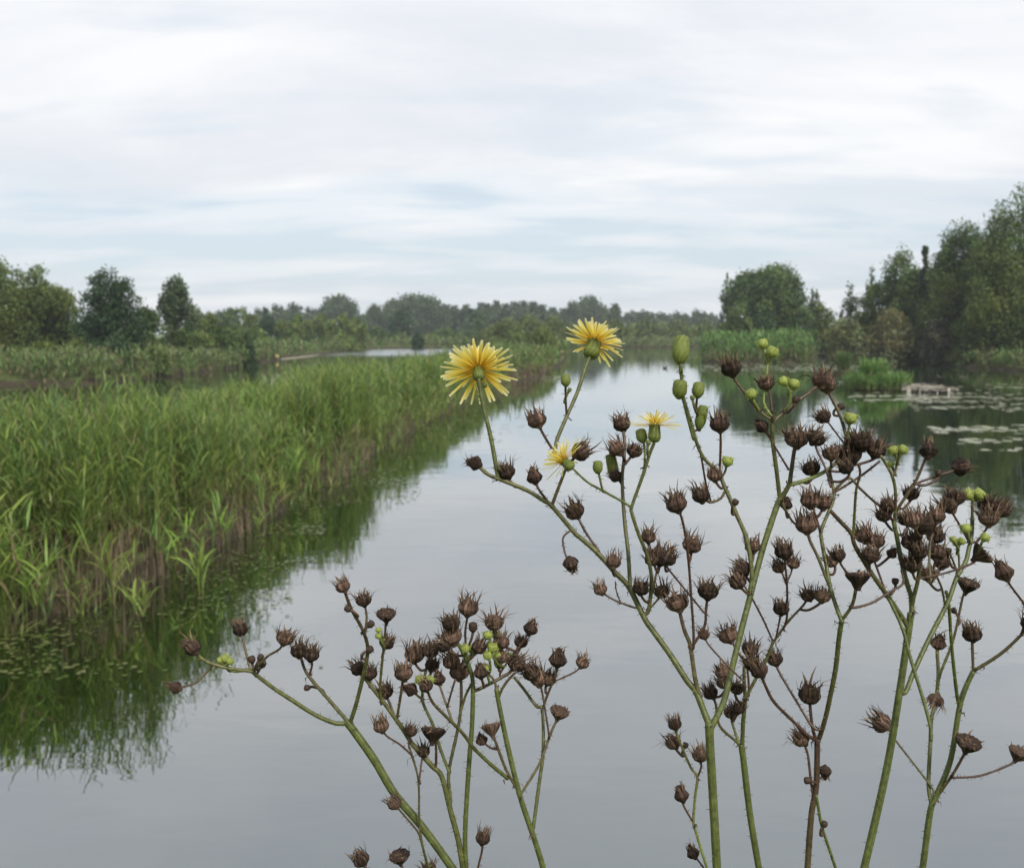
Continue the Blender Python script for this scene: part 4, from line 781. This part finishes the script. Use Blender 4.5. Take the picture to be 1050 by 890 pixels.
    S(2.2, 2.2, 'GG', '698 382 698 366 698 359', 'bigbud', .98, 90); S(1.7, 1.6, 'GG', '711 450 705 428 701 412 697 399', 'bud', 1.25, 98); S(1.6, 1.4, 'BB', '717 438 714 418 716 400', 'bud', 1.05, 88); H(710, 408, 100, .9, 'tiny'); H(719, 428, 88, 1.05, 'longbud')
    S(1.5, 1.4, 'OO', '741 488 744 482 746 473', 'green', 1.2, 65); S(1.7, 1.5, 'OB', '744 502 739 511 728 515 719 509', 'open', 1.1, 105); S(1.3, 1.2, 'BB', '717 458 720 474 724 497 729 514'); H(733, 488, 100, .9); H(754, 515, 60, .9, 'dark'); H(772, 561, 95, .95); H(762, 584, 115, 1.05); H(757, 597, 120, 1.05)
    S(1.6, 1.3, 'OB', '800 512 806 524 815 537 826 538'); H(806, 518, 90, .9, 'onion')
    p.finish()
    p.flower(491, 388, p.depth_at(492, 392), 95, 0.90, 36, 108, 0.22, 12, 15, 3, label='open yellow flower seen from behind on a bristly stem')
    p.flower(605, 366, p.depth_at(605, 366), 72, 0.50, 30, 100, 0.40, 17, 19, 5, label='open yellow flower tilted up and away, highest of the four')
    p.flower(587, 480, p.depth_at(587, 480), 138, 0.45, 27, 66, 0.5, 10, 12, 8, True, 'yellow flower half hidden behind a brown seed head')
    p.flower(671, 453, p.depth_at(671, 452), 88, 0.15, 26, 80, 0.34, 13, 18, 9, True, 'small yellow flower seen from the side')
    return p
def plant_second():
    p = Plant('slimmer sow thistle just right of the thick forked stem, with branches crossing behind it', 0.68, 31); S, H = p.S, p.H
    S(4.3, 3.8, 'GG', '745 2600 770 1500 785 1000 780 905 778 890 769 835 762 777 760 763', hairs=.6)
    S(2.8, 1.9, 'GO', '761 766 762 740 764 719 763 697 763 683'); S(2.0, 1.6, 'GB', '758 764 755 760 738 744 734 722 729 711', 'open', 1, 115)
    S(1.8, 1.5, 'YB', '757 760 751 742 749 731', 'wild', .85, 100); H(757, 727, 75, .8, 'wild'); H(742, 690, 110, .9, 'wild'); H(742, 700, 110, .85, 'wild'); H(755, 707, 80, .85, 'wild')
    S(2.1, 1.9, 'GO', '764 716 767 711 776 694 786 676 793 657'); S(1.3, 1.2, 'BB', '792 656 783 636 772 615 764 602 760 596'); S(1.7, 1.4, 'OB', '793 658 800 648 810 635 824 620 829 611', 'wild', .9, 105); H(843, 612, 70, 1, 'wild'); S(1.3, 1.2, 'BB', '796 653 799 638 801 625', 'open', 1.0, 105); S(1.5, 1.4, 'BB', '803 645 807 632 807 601 805 577 804 566', 'open', 1.05, 92); S(1.2, 1.2, 'BB', '806 598 803 590 799 582', 'open', .95, 112); S(1.2, 1.2, 'BB', '807 596 811 588 813 578', 'open', .9, 78)
    H(769, 666, 90, 1.1, 'wild'); S(1.5, 1.3, 'BB', '768 712 766 685 757 669 747 652', 'wild', 1.1, 120)
    p.finish(); return p
def plant_small():
    p = Plant('thin short sow thistle left of the thick forked stem, low in the photo', 0.66, 41); S, H = p.S, p.H
    S(1.9, 1.6, 'YO', '735 2650 742 1500 745 1000 730 905 725 890 714 854 711 842 713 815 715 796 708 786 695 755 692 743', 'open', .9, 100)
    S(1.4, 1.3, 'BB', '712 845 701 826 699 816', 'onion', 1.05, 108); H(691, 762, 110, .9, 'wild'); S(1.3, 1.3, 'BB', '715 797 719 786 718 775', 'wild', .95, 105); H(703, 764, 60, .8, 'dark'); S(1.3, 1.3, 'BB', '728 900 722 890 716 882 711 875', 'onion', 1.0, 120)
    p.finish(); return p
def plant_brown():
    p = Plant('sow thistle whose stem turns dark reddish brown halfway up, right of the slimmer one', 0.66, 53); S, H = p.S, p.H
    S(4.2, 3.4, 'OB', '790 2650 812 1500 826 1000 828 905 828 890 832 835 837 806 838 757'); S(2.8, 3.0, 'BG', '839 759 846 737 852 710 857 684 860 656 863 636')
    S(2.6, 1.9, 'GO', '863 637 852 605 847 578 842 551 843 541 853 517 855 505 850 481'); S(1.6, 1.5, 'BB', '842 548 836 528 831 514', 'open', 1.15, 105); H(844, 516, 80, 1.1, 'wild')
    S(2.0, 1.9, 'GB', '850 600 839 572 830 553 827 539', 'open', 1.2, 92); S(1.8, 1.5, 'OB', '856 503 870 490 881 500 895 513 914 528'); S(1.5, 1.4, 'BB', '857 504 884 487 902 473')
    S(2.2, 1.9, 'GB', '864 635 874 620 878 602 880 594', 'flat', 1.25, 88); S(1.8, 1.4, 'BB', '875 623 894 618 912 607 926 598 924 584'); S(1.5, 1.4, 'BB', '877 604 870 590 862 578 860 570', 'open', 1, 92); H(853, 576, 120, .95)
    S(2.1, 1.8, 'BB', '838 760 826 752 813 739 794 720 785 703 779 688', 'open', 1.2, 112); S(1.6, 1.5, 'BB', '834 746 818 721 798 687 795 677', 'open', 1.05, 95); S(2.1, 1.8, 'BB', '836 756 833 745 831 728 830 713', 'open', 1.2, 94)
    S(1.6, 1.4, 'BB', '834 818 831 796 828 772 822 758', 'wild', 1.05, 120); H(828, 800, 170, .9, 'dark'); S(1.0, 1.0, 'BB', '838 800 843 796 846 790', 'onion', .9, 275); S(1.9, 1.7, 'GG', '833 1000 862 905 857 890 843 848 840 833 837 815'); H(845, 845, 60, .9, 'dark')
    H(771, 680, 110, 1, 'wild'); p.finish(); return p
def plant_right():
    p = Plant('sow thistle with a straight leaning thick green stem and a crowded brown top', 0.64, 61); S, H = p.S, p.H
    S(4.9, 4.1, 'GG', '800 2750 840 1700 870 1000 882 905 886 890 909 789 923 705 931 650 934 628', hairs=.5)
    S(3.2, 2.4, 'GB', '930 641 926 634 908 608 892 585 877 560 873 547 862 535 852 524'); S(1.9, 1.6, 'GB', '875 548 876 530 878 502 882 486 880 475')
    S(3.2, 2.6, 'GG', '935 625 934 610 931 601 924 574 920 552 916 533', hairs=1.3); S(2.0, 1.7, 'GO', '917 534 918 520 918 502 914 486 903 467'); S(1.6, 1.5, 'OB', '917 486 921 470 922 462'); H(916, 462, 115, 1.05, 'green'); H(926, 461, 65, 1.05, 'green'); H(913, 476, 120, .8, 'green')
    S(2.0, 1.8, 'OB', '917 533 921 521 938 495 947 475 952 463', 'onion', 1.25, 72); S(1.6, 1.5, 'BB', '938 496 958 489 974 484 984 479', 'onion', 1.2, 12); H(962, 485, 80, .9, 'dark'); H(911, 519, 95, 1.05, 'wild'); H(906, 529, 110, 1.05, 'wild'); H(934, 507, 85, .9, 'wild')
    S(2.6, 2.0, 'GB', '935 622 937 612 941 596 943 578 944 552 946 538', 'wild', 1.3, 90); H(929, 533, 100, 1.1, 'wild'); H(937, 534, 100, 1.1); H(960, 530, 80, 1.15, 'open'); S(1.5, 1.4, 'OB', '955 600 953 580 954 556 959 541'); H(935, 557, 100, 1.05); H(935, 579, 95, 1.05, 'wild'); H(943, 567, 90, .9); H(959, 550, 80, 1.0); H(960, 568, 85, 1.05); H(966, 578, 70, 1); H(952, 590, 100, 1.1, 'wild')
    S(1.5, 1.4, 'BB', '943 593 971 587 996 578 1005 569', 'flat', 1.25, 50)
    S(3.0, 2.4, 'GG', '928 710 938 686 954 652 971 619 981 592 990 576 993 564 996 550 997 530', hairs=.9); S(1.8, 1.6, 'OO', '997 532 997 516 998 510'); S(1.3, 1.3, 'YY', '998 514 995 509 992 507', 'green', 1.3, 120); S(1.3, 1.3, 'YY', '998 514 1001 509 1004 507', 'green', 1.3, 60)
    S(1.5, 1.4, 'BB', '994 556 985 540 976 525 972 519', 'wild', 1.1, 110); H(980, 511, 95, 1.1, 'wild'); S(1.5, 1.4, 'BB', '998 556 1003 554 1012 541 1014 532', 'wild', 1.15, 80); H(1013, 519, 95, 1.05, 'wild'); H(1027, 524, 60, 1.15, 'open'); H(990, 542, 110, 1.1, 'green'); H(1010, 551, 60, 1.0, 'green'); S(1.4, 1.3, 'OO', '984 586 983 568 981 556', 'green', .9, 100); H(977, 553, 120, .7, 'green'); H(986, 555, 60, .8, 'green'); H(972, 565, 90, .9, 'dark')
    S(1.4, 1.3, 'OB', '982 588 974 568 963 559'); S(1.6, 1.3, 'OB', '969 620 966 604 960 590 953 578'); S(1.3, 1.3, 'BB', '910 612 902 590 893 566 886 550', 'open', 1.1, 105); H(893, 570, 80, 1, 'wild'); H(914, 568, 50, .8, 'onion'); H(899, 556, 95, 1, 'open'); H(918, 596, 90, .9, 'dark')
    S(2.1, 2.0, 'GG', '908 609 915 621 926 646 934 676 947 718 954 745 955 760')
    p.finish(); return p
def plant_edge():
    p = Plant('sow thistle at the right edge with widely spaced brown heads on forked stems', 0.70, 71); S, H = p.S, p.H
    S(4.4, 3.0, 'GG', '820 2550 880 1600 925 1020 942 905 946 890 954 831 961 814 975 778 985 720 998 688'); S(1.9, 1.7, 'OB', '998 690 997 662 997 651', 'open', 1.15, 92); S(2.2, 1.6, 'OB', '998 688 1025 671 1046 652 1056 640', 'open', 1.1, 70); S(1.5, 1.4, 'BB', '1052 622 1048 616 1036 600 1030 588', 'onion', 1.25, 112); S(1.3, 1.2, 'BB', '1046 652 1052 635 1050 620')
    S(2.2, 1.9, 'GG', '984 726 981 711 976 664 973 622 970 606'); S(1.8, 1.4, 'GB', '961 706 964 691 974 666 980 646 987 613 992 601', 'flat', 1.05, 75); H(978, 626, 130, .8, 'dark')
    S(2.6, 2.0, 'GO', '955 824 952 803 954 760 955 737 960 715 962 690 961 670 962 660', 'onion', 1.05, 85); H(960, 717, 250, .9, 'wild')
    S(1.4, 1.2, 'GB', '957 814 956 808 938 784 920 761 913 750 905 742', 'open', 1.1, 132)
    S(2.0, 1.6, 'OB', '960 818 967 808 978 792 988 774 992 764', 'flat', 1.15, 85); S(1.3, 1.3, 'BB', '977 797 1005 795 1037 783 1044 774', 'flat', 1.15, 75)
    p.finish(); return p
for fn in (plant_left, plant_main, plant_second, plant_small, plant_brown, plant_right, plant_edge): fn()
